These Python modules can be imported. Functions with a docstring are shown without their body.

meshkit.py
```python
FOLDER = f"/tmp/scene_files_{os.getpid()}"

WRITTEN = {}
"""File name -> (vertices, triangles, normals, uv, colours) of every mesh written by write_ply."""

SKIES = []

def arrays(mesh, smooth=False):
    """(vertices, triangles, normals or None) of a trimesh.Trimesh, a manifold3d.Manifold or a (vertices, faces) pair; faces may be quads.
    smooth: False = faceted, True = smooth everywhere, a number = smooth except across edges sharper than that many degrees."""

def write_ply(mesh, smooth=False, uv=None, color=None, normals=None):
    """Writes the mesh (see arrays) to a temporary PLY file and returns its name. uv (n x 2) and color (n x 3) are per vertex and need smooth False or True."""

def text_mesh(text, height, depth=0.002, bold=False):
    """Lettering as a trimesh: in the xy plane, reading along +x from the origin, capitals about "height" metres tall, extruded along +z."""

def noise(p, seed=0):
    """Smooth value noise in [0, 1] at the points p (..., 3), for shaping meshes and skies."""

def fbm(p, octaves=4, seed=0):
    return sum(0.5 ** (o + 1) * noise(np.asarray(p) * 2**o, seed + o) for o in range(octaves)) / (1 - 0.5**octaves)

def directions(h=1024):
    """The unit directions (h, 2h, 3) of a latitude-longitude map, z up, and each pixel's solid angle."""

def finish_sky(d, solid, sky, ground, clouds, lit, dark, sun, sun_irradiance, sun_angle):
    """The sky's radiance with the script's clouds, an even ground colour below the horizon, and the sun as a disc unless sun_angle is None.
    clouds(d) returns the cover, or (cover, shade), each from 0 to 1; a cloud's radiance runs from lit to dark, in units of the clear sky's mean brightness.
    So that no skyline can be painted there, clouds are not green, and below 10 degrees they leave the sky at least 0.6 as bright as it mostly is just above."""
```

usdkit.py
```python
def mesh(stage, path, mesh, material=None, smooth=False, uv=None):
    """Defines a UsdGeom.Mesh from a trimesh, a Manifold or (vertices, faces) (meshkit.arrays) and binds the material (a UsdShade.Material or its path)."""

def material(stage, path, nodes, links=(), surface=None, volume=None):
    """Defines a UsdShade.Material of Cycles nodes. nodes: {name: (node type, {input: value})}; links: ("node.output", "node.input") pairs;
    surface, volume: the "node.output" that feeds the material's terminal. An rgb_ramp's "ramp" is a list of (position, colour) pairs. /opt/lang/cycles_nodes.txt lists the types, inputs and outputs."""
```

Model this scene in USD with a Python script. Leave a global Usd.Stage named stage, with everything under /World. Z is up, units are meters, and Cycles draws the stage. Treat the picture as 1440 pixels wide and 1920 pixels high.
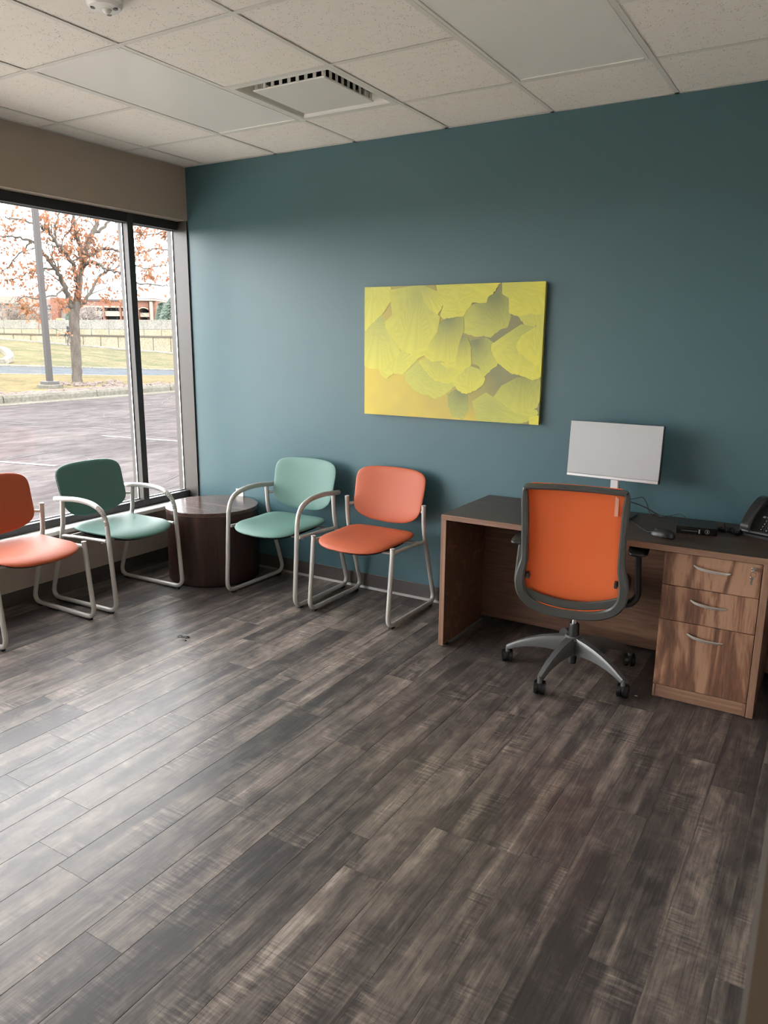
import math, random, re
import numpy as np, trimesh, manifold3d as m3, usdkit, meshkit
from shapely.geometry import Polygon
from pxr import Usd, UsdGeom, UsdLux, UsdShade, Sdf, Gf, Vt

stage = Usd.Stage.CreateInMemory()
UsdGeom.SetStageUpAxis(stage, UsdGeom.Tokens.z)
UsdGeom.SetStageMetersPerUnit(stage, 1.0)
W_ = UsdGeom.Xform.Define(stage, '/World')
stage.SetDefaultPrim(W_.GetPrim())
UsdGeom.Scope.Define(stage, '/World/Looks')

# ------------------------------------------------------------------ camera, sky, exposure
FPX = 1419.597                                    # focal length in pixels of the 1440 x 1920 frame
CAM = np.array([4.10369, -4.08632, 1.60959])
RC = np.array([[0.8545894260754525, 0.5192263624442541, 0.008994297245291966],   # image right
               [0.12130336080088283, -0.18275133061035637, -0.975647193312498],  # image down
               [-0.5049380234231123, 0.8348688134689498, -0.21916125752173504]]) # view
cam = UsdGeom.Camera.Define(stage, '/World/camera')
m = Gf.Matrix4d(1.0)
for r_, row in enumerate((RC[0], -RC[1], -RC[2], CAM)):
    for c_ in range(3):
        m[r_, c_] = float(row[c_])
cam.AddTransformOp().Set(m)
cam.CreateHorizontalApertureAttr(27.0)
cam.CreateVerticalApertureAttr(36.0)
cam.CreateFocalLengthAttr(FPX / 1440 * 27.0)
cam.CreateFStopAttr(11.0)
cam.CreateFocusDistanceAttr(4.4)
cam.CreateClippingRangeAttr(Gf.Vec2f(0.05, 2000))
cam.CreateExposureAttr(0.0)
SKY = 4.2
sky = UsdLux.DomeLight.Define(stage, '/World/sky')           # a plain white overcast
sky.CreateIntensityAttr(SKY)
sky.CreateColorAttr(Gf.Vec3f(0.985, 0.99, 1.0))

# ------------------------------------------------------------------ helpers
V3 = lambda *a: np.array(a, float)
rnd = random.Random(11)
NUSED = {}
def numbered(parent, name):
    k = (parent, name)
    n = NUSED.get(k, 0); NUSED[k] = n + 1
    return f'{parent}/{name}' + (f'_{n:03d}' if n else '')
def tag(p, label=None, cat=None, group=None, kind=None):
    p = p.GetPrim() if hasattr(p, 'GetPrim') else p
    for k, v in (('label', label), ('category', cat), ('group', group), ('kind', kind)):
        if v: p.SetCustomDataByKey(k, v)
    return p
def thing(name, label=None, cat=None, loc=(0, 0, 0), rotz=0.0, group=None, kind=None, parent=None):
    path = numbered(str(parent.GetPath()) if parent is not None else '/World', name)
    x = UsdGeom.Xform.Define(stage, path)
    if parent is None or any(loc) or rotz:
        x.AddTranslateOp().Set(Gf.Vec3d(*map(float, loc))); x.AddRotateZOp().Set(float(rotz))
    return tag(x, label, cat, group, kind)
def obj(name, mesh, mat, parent=None, smooth=30, label=None, cat=None, group=None, kind=None, colors=None, loc=None):
    path = numbered(str(parent.GetPath()) if parent is not None else '/World', name)
    p = usdkit.mesh(stage, path, mesh, mat, smooth=smooth)
    if loc is not None:
        UsdGeom.Xformable(p).AddTranslateOp().Set(Gf.Vec3d(*map(float, loc)))
    if colors is not None:
        UsdGeom.PrimvarsAPI(p).CreatePrimvar('tint', Sdf.ValueTypeNames.Color3fArray, 'vertex').Set(Vt.Vec3fArray.FromNumpy(np.asarray(colors, np.float32)))
    return tag(p, label, cat, group, kind)
def dup(root, loc, rotz, label=None, group=None):
    was = root.GetCustomData()
    path = numbered('/World', re.sub(r'_\d{3}$', '', root.GetName()))
    x = UsdGeom.Xform.Define(stage, path)
    p = x.GetPrim()
    p.GetReferences().AddInternalReference(root.GetPath()); p.SetInstanceable(True)
    x.ClearXformOpOrder()
    x = UsdGeom.Xformable(p)
    p.GetAttribute('xformOp:translate').Set(Gf.Vec3d(*map(float, loc)))
    p.GetAttribute('xformOp:rotateZ').Set(float(rotz))
    x.SetXformOpOrder([o for o in (UsdGeom.XformOp(p.GetAttribute('xformOp:translate')), UsdGeom.XformOp(p.GetAttribute('xformOp:rotateZ')))])
    tag(p, label or was['label'], was['category'], group or was.get('group'))
    return p

cat_ = trimesh.util.concatenate
def box(x0, x1, y0, y1, z0, z1):
    b = trimesh.creation.box((x1 - x0, y1 - y0, z1 - z0)); b.apply_translation(((x0 + x1) / 2, (y0 + y1) / 2, (z0 + z1) / 2)); return b
def hull(pts): return trimesh.convex.convex_hull(np.asarray(pts, float))
def cbox(x0, x1, y0, y1, z0, z1, c=.002):
    """A box with chamfered edges."""
    P = []
    for x, sx in ((x0, 1), (x1, -1)):
        for y, sy in ((y0, 1), (y1, -1)):
            for z, sz in ((z0, 1), (z1, -1)):
                P += [(x, y + sy * c, z + sz * c), (x + sx * c, y, z + sz * c), (x + sx * c, y + sy * c, z)]
    return hull(P)
def rot(mesh, ang, axis, at=(0, 0, 0)):
    mesh = mesh.copy(); mesh.apply_transform(trimesh.transformations.rotation_matrix(ang, axis, at)); return mesh
def mov(mesh, *t):
    mesh = mesh.copy(); mesh.apply_translation(t); return mesh
def cyl(r, z0, z1, at=(0, 0), n=32, r2=None):
    """Cylinder or cone with small chamfers, standing."""
    r2 = r if r2 is None else r2; c = min(.15 * r, .003, abs(z1 - z0) * .3)
    prof = [(0, z0), (r - c, z0), (r, z0 + c), (r2, z1 - c), (r2 - c, z1), (0, z1)]
    return lathe(prof, n, at)
def lathe(prof, n=32, at=(0, 0)):
    m_ = trimesh.creation.revolve(np.array(prof, float), sections=n); m_.merge_vertices(); m_.fix_normals()
    m_.apply_translation((at[0], at[1], 0)); return m_
def fillet(pts, rad, seg=6):
    pts = [np.array(p, float) for p in pts]; rad = [rad] * len(pts) if np.isscalar(rad) else rad
    out = [pts[0]]
    for i in range(1, len(pts) - 1):
        a, b, c = pts[i - 1], pts[i], pts[i + 1]
        u, v = a - b, c - b; lu, lv = np.linalg.norm(u), np.linalg.norm(v); u /= lu; v /= lv
        d = min(rad[i], lu * .49, lv * .49)
        p, q = b + u * d, b + v * d
        for k in range(seg + 1):
            t = k / seg; out.append((1 - t) ** 2 * p + 2 * t * (1 - t) * b + t * t * q)
    out.append(pts[-1]); return np.array(out)
def tube(pts, r, n=12, caps=True):
    """Tube along pts with radius r (number or one per point)."""
    p = np.asarray(pts, float); r = np.broadcast_to(np.asarray(r, float), (len(p),))
    t = np.gradient(p, axis=0); t /= np.linalg.norm(t, axis=1)[:, None] + 1e-12
    a = np.cross(t[0], (0, 0, 1) if abs(t[0][2]) < .9 else (1, 0, 0)); a /= np.linalg.norm(a)
    A = []
    for k in range(len(p)):
        a = a - t[k] * (a @ t[k]); a /= np.linalg.norm(a); A.append(a)
    A = np.array(A); B = np.cross(t, A); th = np.arange(n) * 2 * np.pi / n
    v = p[:, None] + r[:, None, None] * (np.cos(th)[None, :, None] * A[:, None] + np.sin(th)[None, :, None] * B[:, None])
    i, j = np.meshgrid(np.arange(len(p) - 1), np.arange(n), indexing='ij')
    a0, a1, b0, b1 = i * n + j, i * n + (j + 1) % n, (i + 1) * n + j, (i + 1) * n + (j + 1) % n
    f = np.concatenate([np.stack([a0, a1, b1], -1).reshape(-1, 3), np.stack([a0, b1, b0], -1).reshape(-1, 3)])
    v = v.reshape(-1, 3)
    if caps:
        k = len(v); v = np.vstack([v, p[0], p[-1]]); e = (len(p) - 1) * n; jj = np.arange(n)
        f = np.vstack([f, np.stack([np.full(n, k), (jj + 1) % n, jj], -1), np.stack([np.full(n, k + 1), e + jj, e + (jj + 1) % n], -1)])
    return trimesh.Trimesh(v, f, process=False)
def sweep(pts, sect, up, closed=False):
    """Sweeps section points (w, h) along pts; w runs along cross(tangent, up), h along up (up: one vector, or one per point)."""
    p = np.asarray(pts, float); N = len(p); up = np.broadcast_to(np.asarray(up, float), p.shape)
    t = (np.roll(p, -1, 0) - np.roll(p, 1, 0)) if closed else np.gradient(p, axis=0)
    t /= np.linalg.norm(t, axis=1)[:, None]
    w = np.cross(t, up); w /= np.linalg.norm(w, axis=1)[:, None]; h = np.cross(w, t)
    s = np.asarray(sect, float); s = np.broadcast_to(s, (N,) + s.shape[-2:]); n = s.shape[1]
    v = p[:, None] + s[:, :, :1] * w[:, None] + s[:, :, 1:] * h[:, None]
    K = N if closed else N - 1
    i, j = np.meshgrid(np.arange(K), np.arange(n), indexing='ij'); i2 = (i + 1) % N
    a0, a1, b0, b1 = i * n + j, i * n + (j + 1) % n, i2 * n + j, i2 * n + (j + 1) % n
    f = np.concatenate([np.stack([a0, a1, b1], -1).reshape(-1, 3), np.stack([a0, b1, b0], -1).reshape(-1, 3)])
    v = v.reshape(-1, 3)
    if not closed:
        f = list(f)
        for k in range(1, n - 1):
            f += [(0, k + 1, k), ((N - 1) * n, (N - 1) * n + k, (N - 1) * n + k + 1)]
        f = np.array(f)
    m_ = trimesh.Trimesh(v, f, process=False); m_.fix_normals(); return m_
def rrect(w, h, c):
    w, h = w / 2, h / 2
    return [(-w + c, -h), (w - c, -h), (w, -h + c), (w, h - c), (w - c, h), (-w + c, h), (-w, h - c), (-w, -h + c)]
def spline(pts, n=8):
    p = np.asarray(pts, float); q = np.vstack([2 * p[0] - p[1], p, 2 * p[-1] - p[-2]]); out = []
    for i in range(1, len(q) - 2):
        for k in range(n):
            t = k / n
            out.append(.5 * (2 * q[i] + (q[i + 1] - q[i - 1]) * t + (2 * q[i - 1] - 5 * q[i] + 4 * q[i + 1] - q[i + 2]) * t * t + (3 * q[i] - q[i - 1] - 3 * q[i + 1] + q[i + 2]) * t ** 3))
    out.append(p[-1]); return np.array(out)
def pad(a, b, n, th_top, th_bot, bend, rings=14, seg=72, power=2.6):
    """A cushion: superellipse outline with half axes a, b and exponent n in local (s, t); bend(s, t, k) maps (s, t, signed thickness k) to space."""
    V, F = [], []
    th = np.arange(seg) * 2 * np.pi / seg
    c, s = np.cos(th), np.sin(th)
    ox, oy = a * np.sign(c) * np.abs(c) ** (2 / n), b * np.sign(s) * np.abs(s) ** (2 / n)
    rr = np.sin(np.linspace(0, 1, rings + 1)[1:] * np.pi / 2)
    for side, T in ((1, th_top), (-1, th_bot)):
        base = len(V); V.append(bend(0., 0., side * T))
        for r in rr:
            k = side * T * max(0, 1 - r ** power) ** .5
            for x, y in zip(ox * r, oy * r): V.append(bend(x, y, k))
        for j in range(seg):
            F.append((base, base + 1 + j, base + 1 + (j + 1) % seg)[::side])
        for i in range(rings - 1):
            for j in range(seg):
                p0, p1 = base + 1 + i * seg + j, base + 1 + i * seg + (j + 1) % seg
                F.append((p0, p0 + seg, p1 + seg)[::side]); F.append((p0, p1 + seg, p1)[::side])
    m_ = trimesh.Trimesh(V, F, process=False); m_.merge_vertices(); m_.fix_normals(); return m_
def poly_solid(pts, depth):
    return trimesh.creation.extrude_polygon(Polygon(pts), depth, engine='earcut')

# ------------------------------------------------------------------ materials
def mat(name, color, rough=.5, metal=0.0, spec=.5, bump=None, coat=0.0, mottled=0.0, mscale=6.0, sheen=0.0, **more):
    """Principled material; bump = (scale, strength, distance); mottled mixes a faint tone noise into the colour."""
    n = {'p': ('principled_bsdf', {'base_color': color, 'roughness': rough, 'metallic': metal, 'specular_ior_level': spec, 'coat_weight': coat, 'sheen_weight': sheen, **more})}
    l = []
    n['tc'] = ('texture_coordinate', {})
    if mottled:
        n['mn'] = ('noise_texture', {'scale': mscale, 'detail': 4.0})
        n['mr'] = ('rgb_ramp', {'ramp': [(.3, tuple(c * (1 - mottled) for c in color)), (.7, tuple(min(1, c * (1 + mottled)) for c in color))]})
        l += [('tc.object', 'mn.vector'), ('mn.fac', 'mr.fac'), ('mr.color', 'p.base_color')]
    if bump:
        n['bn'] = ('noise_texture', {'scale': bump[0], 'detail': 3.0})
        n['bb'] = ('bump', {'strength': bump[1], 'distance': bump[2]})
        l += [('tc.object', 'bn.vector'), ('bn.fac', 'bb.height'), ('bb.normal', 'p.normal')]
    return usdkit.material(stage, '/World/Looks/' + name, n, l, surface='p.BSDF')

def wood(name, tones, scale=(14, 14, 1.1), rough=.42, ring=1.0, coat=0.0, spec=.4):
    """Wood-grain laminate: tones from dark to light; the grain runs along the axis with the small scale."""
    n = {'tc': ('texture_coordinate', {}), 'oi': ('object_info', {}),
         'mul': ('vector_math', {'math_type': 'scale', 'vector1': (7.3, 3.1, 5.7)}),
         'add': ('vector_math', {'math_type': 'add'}),
         'mp': ('mapping', {'scale': scale}),
         'n1': ('noise_texture', {'scale': 1.0, 'detail': 5.0, 'roughness': .6, 'distortion': .6}),
         'w': ('math', {'math_type': 'multiply', 'value2': 9.0 * ring}),
         'sn': ('math', {'math_type': 'sine'}),
         'mr': ('map_range', {'from_min': -1.0, 'from_max': 1.0, 'to_min': 0.0, 'to_max': .55}),
         'mp2': ('mapping', {'scale': tuple(s * 9 for s in scale)}),
         'n2': ('noise_texture', {'scale': 1.0, 'detail': 4.0, 'roughness': .7}),
         'm2': ('math', {'math_type': 'multiply', 'value2': .62}),
         's': ('math', {'math_type': 'add'}),
         'r': ('rgb_ramp', {'ramp': [(.22, tones[0]), (.5, tones[1]), (.8, tones[2])]}),
         'bb': ('bump', {'strength': .08, 'distance': .001}),
         'p': ('principled_bsdf', {'roughness': rough, 'coat_weight': coat, 'specular_ior_level': spec})}
    l = [('oi.random', 'mul.scale'), ('tc.object', 'add.vector1'), ('mul.vector', 'add.vector2'), ('add.vector', 'mp.vector'), ('mp.vector', 'n1.vector'), ('n1.fac', 'w.value1'), ('w.value', 'sn.value1'),
         ('sn.value', 'mr.value'), ('add.vector', 'mp2.vector'), ('mp2.vector', 'n2.vector'), ('n2.fac', 'm2.value1'), ('mr.result', 's.value1'), ('m2.value', 's.value2'), ('s.value', 'r.fac'), ('r.color', 'p.base_color'),
         ('n2.fac', 'bb.height'), ('bb.normal', 'p.normal')]
    return usdkit.material(stage, '/World/Looks/' + name, n, l, surface='p.BSDF')

def tint_mat(name, rough=.5, spec=.4, trans=0.0):
    """Colour from the mesh's own 'tint' primvar (a print)."""
    n = {'a': ('attribute', {'attribute': 'tint'}), 'p': ('principled_bsdf', {'roughness': rough, 'specular_ior_level': spec})}
    return usdkit.material(stage, '/World/Looks/' + name, n, [('a.color', 'p.base_color')], surface='p.BSDF')

M = {}
M['teal'] = mat('teal_paint', (.058, .124, .142), .40, spec=.45, bump=(260, .05, .0006))
M['tan'] = mat('tan_paint', (.36, .30, .245), .6, spec=.3, bump=(260, .05, .0006))
M['white_wall'] = mat('pale_paint', (.56, .52, .46), .6, spec=.3)
M['base_brown'] = mat('vinyl_base', (.055, .045, .039), .42)
M['base_edge'] = mat('vinyl_base_toe', (.22, .20, .185), .35)
M['bronze'] = mat('bronze_aluminium', (.062, .056, .053), .36, metal=.25, spec=.5)
M['black_frame'] = mat('black_frame', (.022, .021, .024), .4)
M['spacer'] = mat('glass_spacer', (.75, .75, .76), .35, metal=.6)
M['sill'] = mat('sill_white', (.78, .76, .72), .35, mottled=.06, mscale=30)
M['tee'] = mat('grid_white', (.70, .675, .64), .45)
M['light_frame'] = mat('fixture_white', (.74, .72, .69), .4)
M['acrylic'] = mat('acrylic_lens', (.84, .82, .79), .25, spec=.5, bump=(900, .02, .0004))
M['vent_white'] = mat('vent_white', (.72, .70, .67), .42)
M['vent_dark'] = mat('duct_dark', (.01, .01, .01), .8)
M['plastic_white'] = mat('plastic_white', (.8, .79, .77), .35)
M['silver'] = mat('silver_tube', (.50, .48, .455), .38, metal=.35, spec=.5)
M['green_vinyl'] = mat('green_vinyl', (.098, .190, .163), .5, spec=.28, bump=(420, .06, .0008))
M['orange_vinyl'] = mat('orange_vinyl', (.40, .088, .038), .5, spec=.28, bump=(420, .06, .0008))
M['black'] = mat('black_plastic', (.018, .018, .019), .4)
M['gloss_black'] = mat('gloss_black', (.008, .008, .009), .16)
M['rubber'] = mat('rubber_black', (.012, .012, .012), .6)
M['grey_plastic'] = mat('grey_nylon', (.060, .061, .057), .4, spec=.5)
M['base_grey'] = mat('base_grey', (.105, .106, .104), .34, metal=.25)
M['chrome'] = mat('chrome', (.75, .75, .75), .12, metal=1.0)
M['nickel'] = mat('satin_nickel', (.78, .76, .72), .34, metal=.9)
M['seat_dark'] = mat('seat_fabric', (.13, .09, .075), .8, bump=(600, .2, .001))
M['orange_mesh'] = usdkit.material(stage, '/World/Looks/orange_mesh', {
    'tc': ('texture_coordinate', {}), 'w': ('noise_texture', {'scale': 700.0, 'detail': 1.0}), 'b': ('bump', {'strength': .15, 'distance': .0006}),
    'p': ('principled_bsdf', {'base_color': (.90, .205, .065), 'roughness': .72, 'specular_ior_level': .25}),
    't': ('translucent_bsdf', {'color': (.90, .21, .06)}), 'x': ('mix_closure', {'fac': .3})},
    [('tc.object', 'w.vector'), ('w.fac', 'b.height'), ('b.normal', 'p.normal'), ('p.BSDF', 'x.closure1'), ('t.BSDF', 'x.closure2')], surface='x.closure')
M['care'] = mat('pale_orange_label', (.78, .38, .27), .5)
M['walnut'] = wood('walnut_front', [(.085, .04, .026), (.20, .098, .058), (.33, .185, .115)], scale=(8.0, 8.0, .95), ring=2.6)
M['walnut_h'] = wood('walnut_side', [(.10, .05, .032), (.19, .10, .062), (.27, .155, .10)], scale=(.9, 14, 14))
M['walnut_edge'] = wood('walnut_edge', [(.17, .09, .058), (.26, .15, .098), (.34, .21, .14)], scale=(1.0, 16, 30))
M['walnut_edge_v'] = wood('walnut_edge_upright', [(.17, .09, .058), (.26, .15, .098), (.34, .21, .14)], scale=(30, 16, 1.0))
M['walnut_top'] = wood('walnut_top', [(.035, .022, .016), (.066, .044, .033), (.10, .068, .05)], scale=(.8, 13, 13), rough=.38)
M['mahogany'] = wood('mahogany_drum', [(.018, .0075, .006), (.042, .017, .013), (.07, .03, .022)], scale=(11, 11, .7), rough=.3, spec=.5)
M['mahogany_top'] = wood('mahogany_top', [(.05, .024, .018), (.08, .042, .032), (.11, .062, .047)], scale=(1.0, 10, 10), rough=.20, spec=.6)
M['silver_film'] = mat('screen_film', (.38, .385, .39), .42, spec=.5, metal=.1)
M['silver_chin'] = mat('silver_bezel', (.52, .52, .525), .34, metal=.4)
M['white_metal'] = mat('stand_silver', (.82, .82, .82), .3, metal=.4)
M['lcd'] = mat('lcd_blue', (.10, .14, .22), .2)
M['grey_mark'] = mat('grey_print', (.33, .33, .33), .5)
M['key_mark'] = mat('key_print', (.62, .62, .60), .5)
M['print'] = tint_mat('leaf_print', .45)
M['canvas_side'] = mat('canvas_side', (.42, .36, .05), .6)
M['canvas_back'] = mat('canvas_back', (.02, .02, .02), .7)

def glass_mat(name, tr):
    n = {'lw': ('layer_weight', {'blend': .5}), 'pw': ('math', {'math_type': 'power', 'value2': 5.0}), 'f': ('math', {'math_type': 'multiply_add', 'value2': .92, 'value3': .035}), 't': ('transparent_bsdf', {'color': tr}), 'g': ('glossy_bsdf', {'color': (1, 1, 1), 'roughness': 0.0}), 'x': ('mix_closure', {})}
    return usdkit.material(stage, '/World/Looks/' + name, n, [('lw.facing', 'pw.value1'), ('pw.value', 'f.value1'), ('f.value', 'x.fac'), ('t.BSDF', 'x.closure1'), ('g.BSDF', 'x.closure2')], surface='x.closure')
M['glass'] = glass_mat('window_glass', (.985, .985, .985))

def tile_mat():
    n = {'tc': ('texture_coordinate', {}), 'oi': ('object_info', {}),
         'v1': ('voronoi_texture', {'scale': 105.0, 'randomness': 1.0}), 'n1': ('noise_texture', {'scale': 70.0, 'detail': 4.0, 'roughness': .65}),
         'n3': ('noise_texture', {'scale': 26.0, 'detail': 2.0}),
         'r1': ('rgb_ramp', {'ramp': [(.0, (0, 0, 0)), (.16, (.1, .1, .1)), (.26, (1, 1, 1))]}),
         'r3': ('rgb_ramp', {'ramp': [(.48, (1, 1, 1)), (.56, (0, 0, 0))]}),
         'mx': ('mix', {'mix_type': 'lighten', 'fac': 1.0}),
         'mm': ('mix', {'mix_type': 'multiply', 'fac': .6}),
         'cr': ('rgb_ramp', {'ramp': [(0, (.30, .27, .24)), (.22, (.62, .575, .53)), (.5, (.83, .785, .735)), (1, (.89, .845, .80))]}),
         'b': ('bump', {'strength': .9, 'distance': .0022}),
         'p': ('principled_bsdf', {'roughness': .85, 'specular_ior_level': .15})}
    l = [('tc.object', 'v1.vector'), ('tc.object', 'n1.vector'), ('tc.object', 'n3.vector'), ('v1.distance', 'r1.fac'), ('n3.fac', 'r3.fac'), ('r1.color', 'mx.color1'), ('r3.color', 'mx.color2'),
         ('mx.color', 'mm.color1'), ('n1.color', 'mm.color2'), ('mm.color', 'b.height'), ('mm.color', 'cr.fac'), ('cr.color', 'p.base_color'), ('b.normal', 'p.normal')]
    return usdkit.material(stage, '/World/Looks/ceiling_tile', n, l, surface='p.BSDF')
M['tile'] = tile_mat()

def plank_mat():
    """Weathered dark oak vinyl: grain along y, tone of its own per plank (the planks' 'tone' primvar), saw marks across."""
    n = {'g': ('geometry', {}), 'a': ('attribute', {'attribute': 'tone'}),
         'cmb': ('combine_xyz', {}), 'k': ('math', {'math_type': 'multiply', 'value2': 37.0}), 'k2': ('math', {'math_type': 'multiply', 'value2': 91.0}),
         'add': ('vector_math', {'math_type': 'add'}), 'p': ('principled_bsdf', {'specular_ior_level': .40})}
    l = [('a.fac', 'k.value1'), ('a.fac', 'k2.value1'), ('k.value', 'cmb.x'), ('k2.value', 'cmb.y'), ('g.position', 'add.vector1'), ('cmb.vector', 'add.vector2')]
    def layer(q, scale, detail, rough, dist, ramp):
        n[f'm{q}'] = ('mapping', {'scale': scale}); n[f'n{q}'] = ('noise_texture', {'scale': 1.0, 'detail': detail, 'roughness': rough, 'distortion': dist})
        n[f'r{q}'] = ('map_range', {'from_min': ramp[0], 'from_max': ramp[1], 'to_min': ramp[2], 'to_max': ramp[3], 'clamp': True})
        l.extend([('add.vector', f'm{q}.vector'), (f'm{q}.vector', f'n{q}.vector'), (f'n{q}.fac', f'r{q}.value')])
    layer(1, (11, .75, 1), 1.5, .5, .35, (.44, .56, -.15, .15))        # strips along the plank
    layer(2, (150, 5.0, 1), 5.0, .7, .35, (.25, .75, -.22, .22))       # fine grain
    layer(3, (7, 85, 1), 3.0, .65, .3, (.3, .7, -.36, .36))            # saw marks, only in patches
    layer(4, (5.0, 2.6, 1), 3.0, .55, .4, (.50, .64, 0, 1))            # where the marks lie
    layer(5, (13, 8, 1), 6.0, .68, .5, (.32, .68, -.24, .24))          # weathered blotches
    layer(6, (26, 2.0, 1), 3.0, .6, .6, (.56, .66, 0, .22))            # pale worn streaks
    n['sm'] = ('math', {'math_type': 'multiply'}); l += [('r3.result', 'sm.value1'), ('r4.result', 'sm.value2')]
    n['tn'] = ('math', {'math_type': 'multiply_add', 'value2': .40, 'value3': .13}); l.append(('a.fac', 'tn.value1'))
    prev = 'tn.value'
    for i, src in enumerate(('r1.result', 'r2.result', 'sm.value', 'r5.result', 'r6.result')):
        n[f't{i}'] = ('math', {'math_type': 'add'}); l += [(prev, f't{i}.value1'), (src, f't{i}.value2')]; prev = f't{i}.value'
    n['r'] = ('rgb_ramp', {'ramp': [(.0, (.040, .035, .034)), (.25, (.069, .058, .054)), (.45, (.112, .093, .082)), (.65, (.168, .138, .118)), (.85, (.238, .197, .168)), (1.0, (.32, .275, .24))]})
    n['rr'] = ('map_range', {'from_min': .3, 'from_max': .8, 'to_min': .30, 'to_max': .46}); n['b'] = ('bump', {'strength': .13, 'distance': .0012})
    l += [(prev, 'r.fac'), ('r.color', 'p.base_color'), ('n2.fac', 'rr.value'), ('rr.result', 'p.roughness'), ('n2.fac', 'b.height'), ('b.normal', 'p.normal')]
    return usdkit.material(stage, '/World/Looks/vinyl_plank', n, l, surface='p.BSDF')
M['plank'] = plank_mat()

# ------------------------------------------------------------------ the room
H, T, GA, GD = 2.771, .6096, .1907, .5192       # ceiling height, ceiling module, first grid line from the window wall and from the teal wall
XR, YF = 4.42, -8.2                             # right wall, wall behind the camera
LW = -.105                                      # face of the low wall under the sill
HB = 2.424                                      # underside of the header over the windows
# floor of single planks
fl = thing('floor', 'dark weathered wood-look vinyl plank floor', None, kind='structure')
obj('subfloor', box(-.4, XR + .1, YF - .1, .1, -.12, -.004), M['rubber'], fl)
PW, PL, X0 = .1524, 1.219, 3.383
known = {0: -2.006, -7: -2.305, -8: -2.838, -3: -1.145, -2: -2.041, -6: -2.97}   # end joints seen in the photograph, by row
k0, k1 = int(math.floor((LW - X0) / PW)), int(math.ceil((XR - X0) / PW))
pr_ = random.Random(5)
for k in range(k0, k1):
    xa, xb = max(X0 + k * PW, LW), min(X0 + (k + 1) * PW, XR)
    j = known.get(k, -pr_.uniform(0, PL))
    j = j % PL                                   # a joint lies at y = j - n * PL
    ys = [j - n_ * PL for n_ in range(0, 9)]
    ys = [0.0] + [y for y in ys if YF + .02 < y < -.02] + [YF]
    for ya, yb in zip(ys[1:], ys[:-1]):
        e, c, g_ = .0009, .0007, .00025
        P = [(xa + g_, ya + g_, -.004), (xb - g_, ya + g_, -.004), (xb - g_, yb - g_, -.004), (xa + g_, yb - g_, -.004)]
        P += [(x, y, -c) for x, y, _ in P[:4]]
        P += [(xa + g_ + e, ya + g_ + e, 0), (xb - g_ - e, ya + g_ + e, 0), (xb - g_ - e, yb - g_ - e, 0), (xa + g_ + e, yb - g_ - e, 0)]
        F = []
        for q in range(2):
            for i in range(4):
                a, b = q * 4 + i, q * 4 + (i + 1) % 4
                F += [(a, b, b + 4), (a, b + 4, a + 4)]
        F += [(8, 9, 10), (8, 10, 11)]
        pl = obj('plank', trimesh.Trimesh(P, F, process=False), M['plank'], fl, smooth=False)
        UsdGeom.PrimvarsAPI(pl).CreatePrimvar('tone', Sdf.ValueTypeNames.FloatArray, 'constant').Set(Vt.FloatArray([pr_.random()]))

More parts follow.
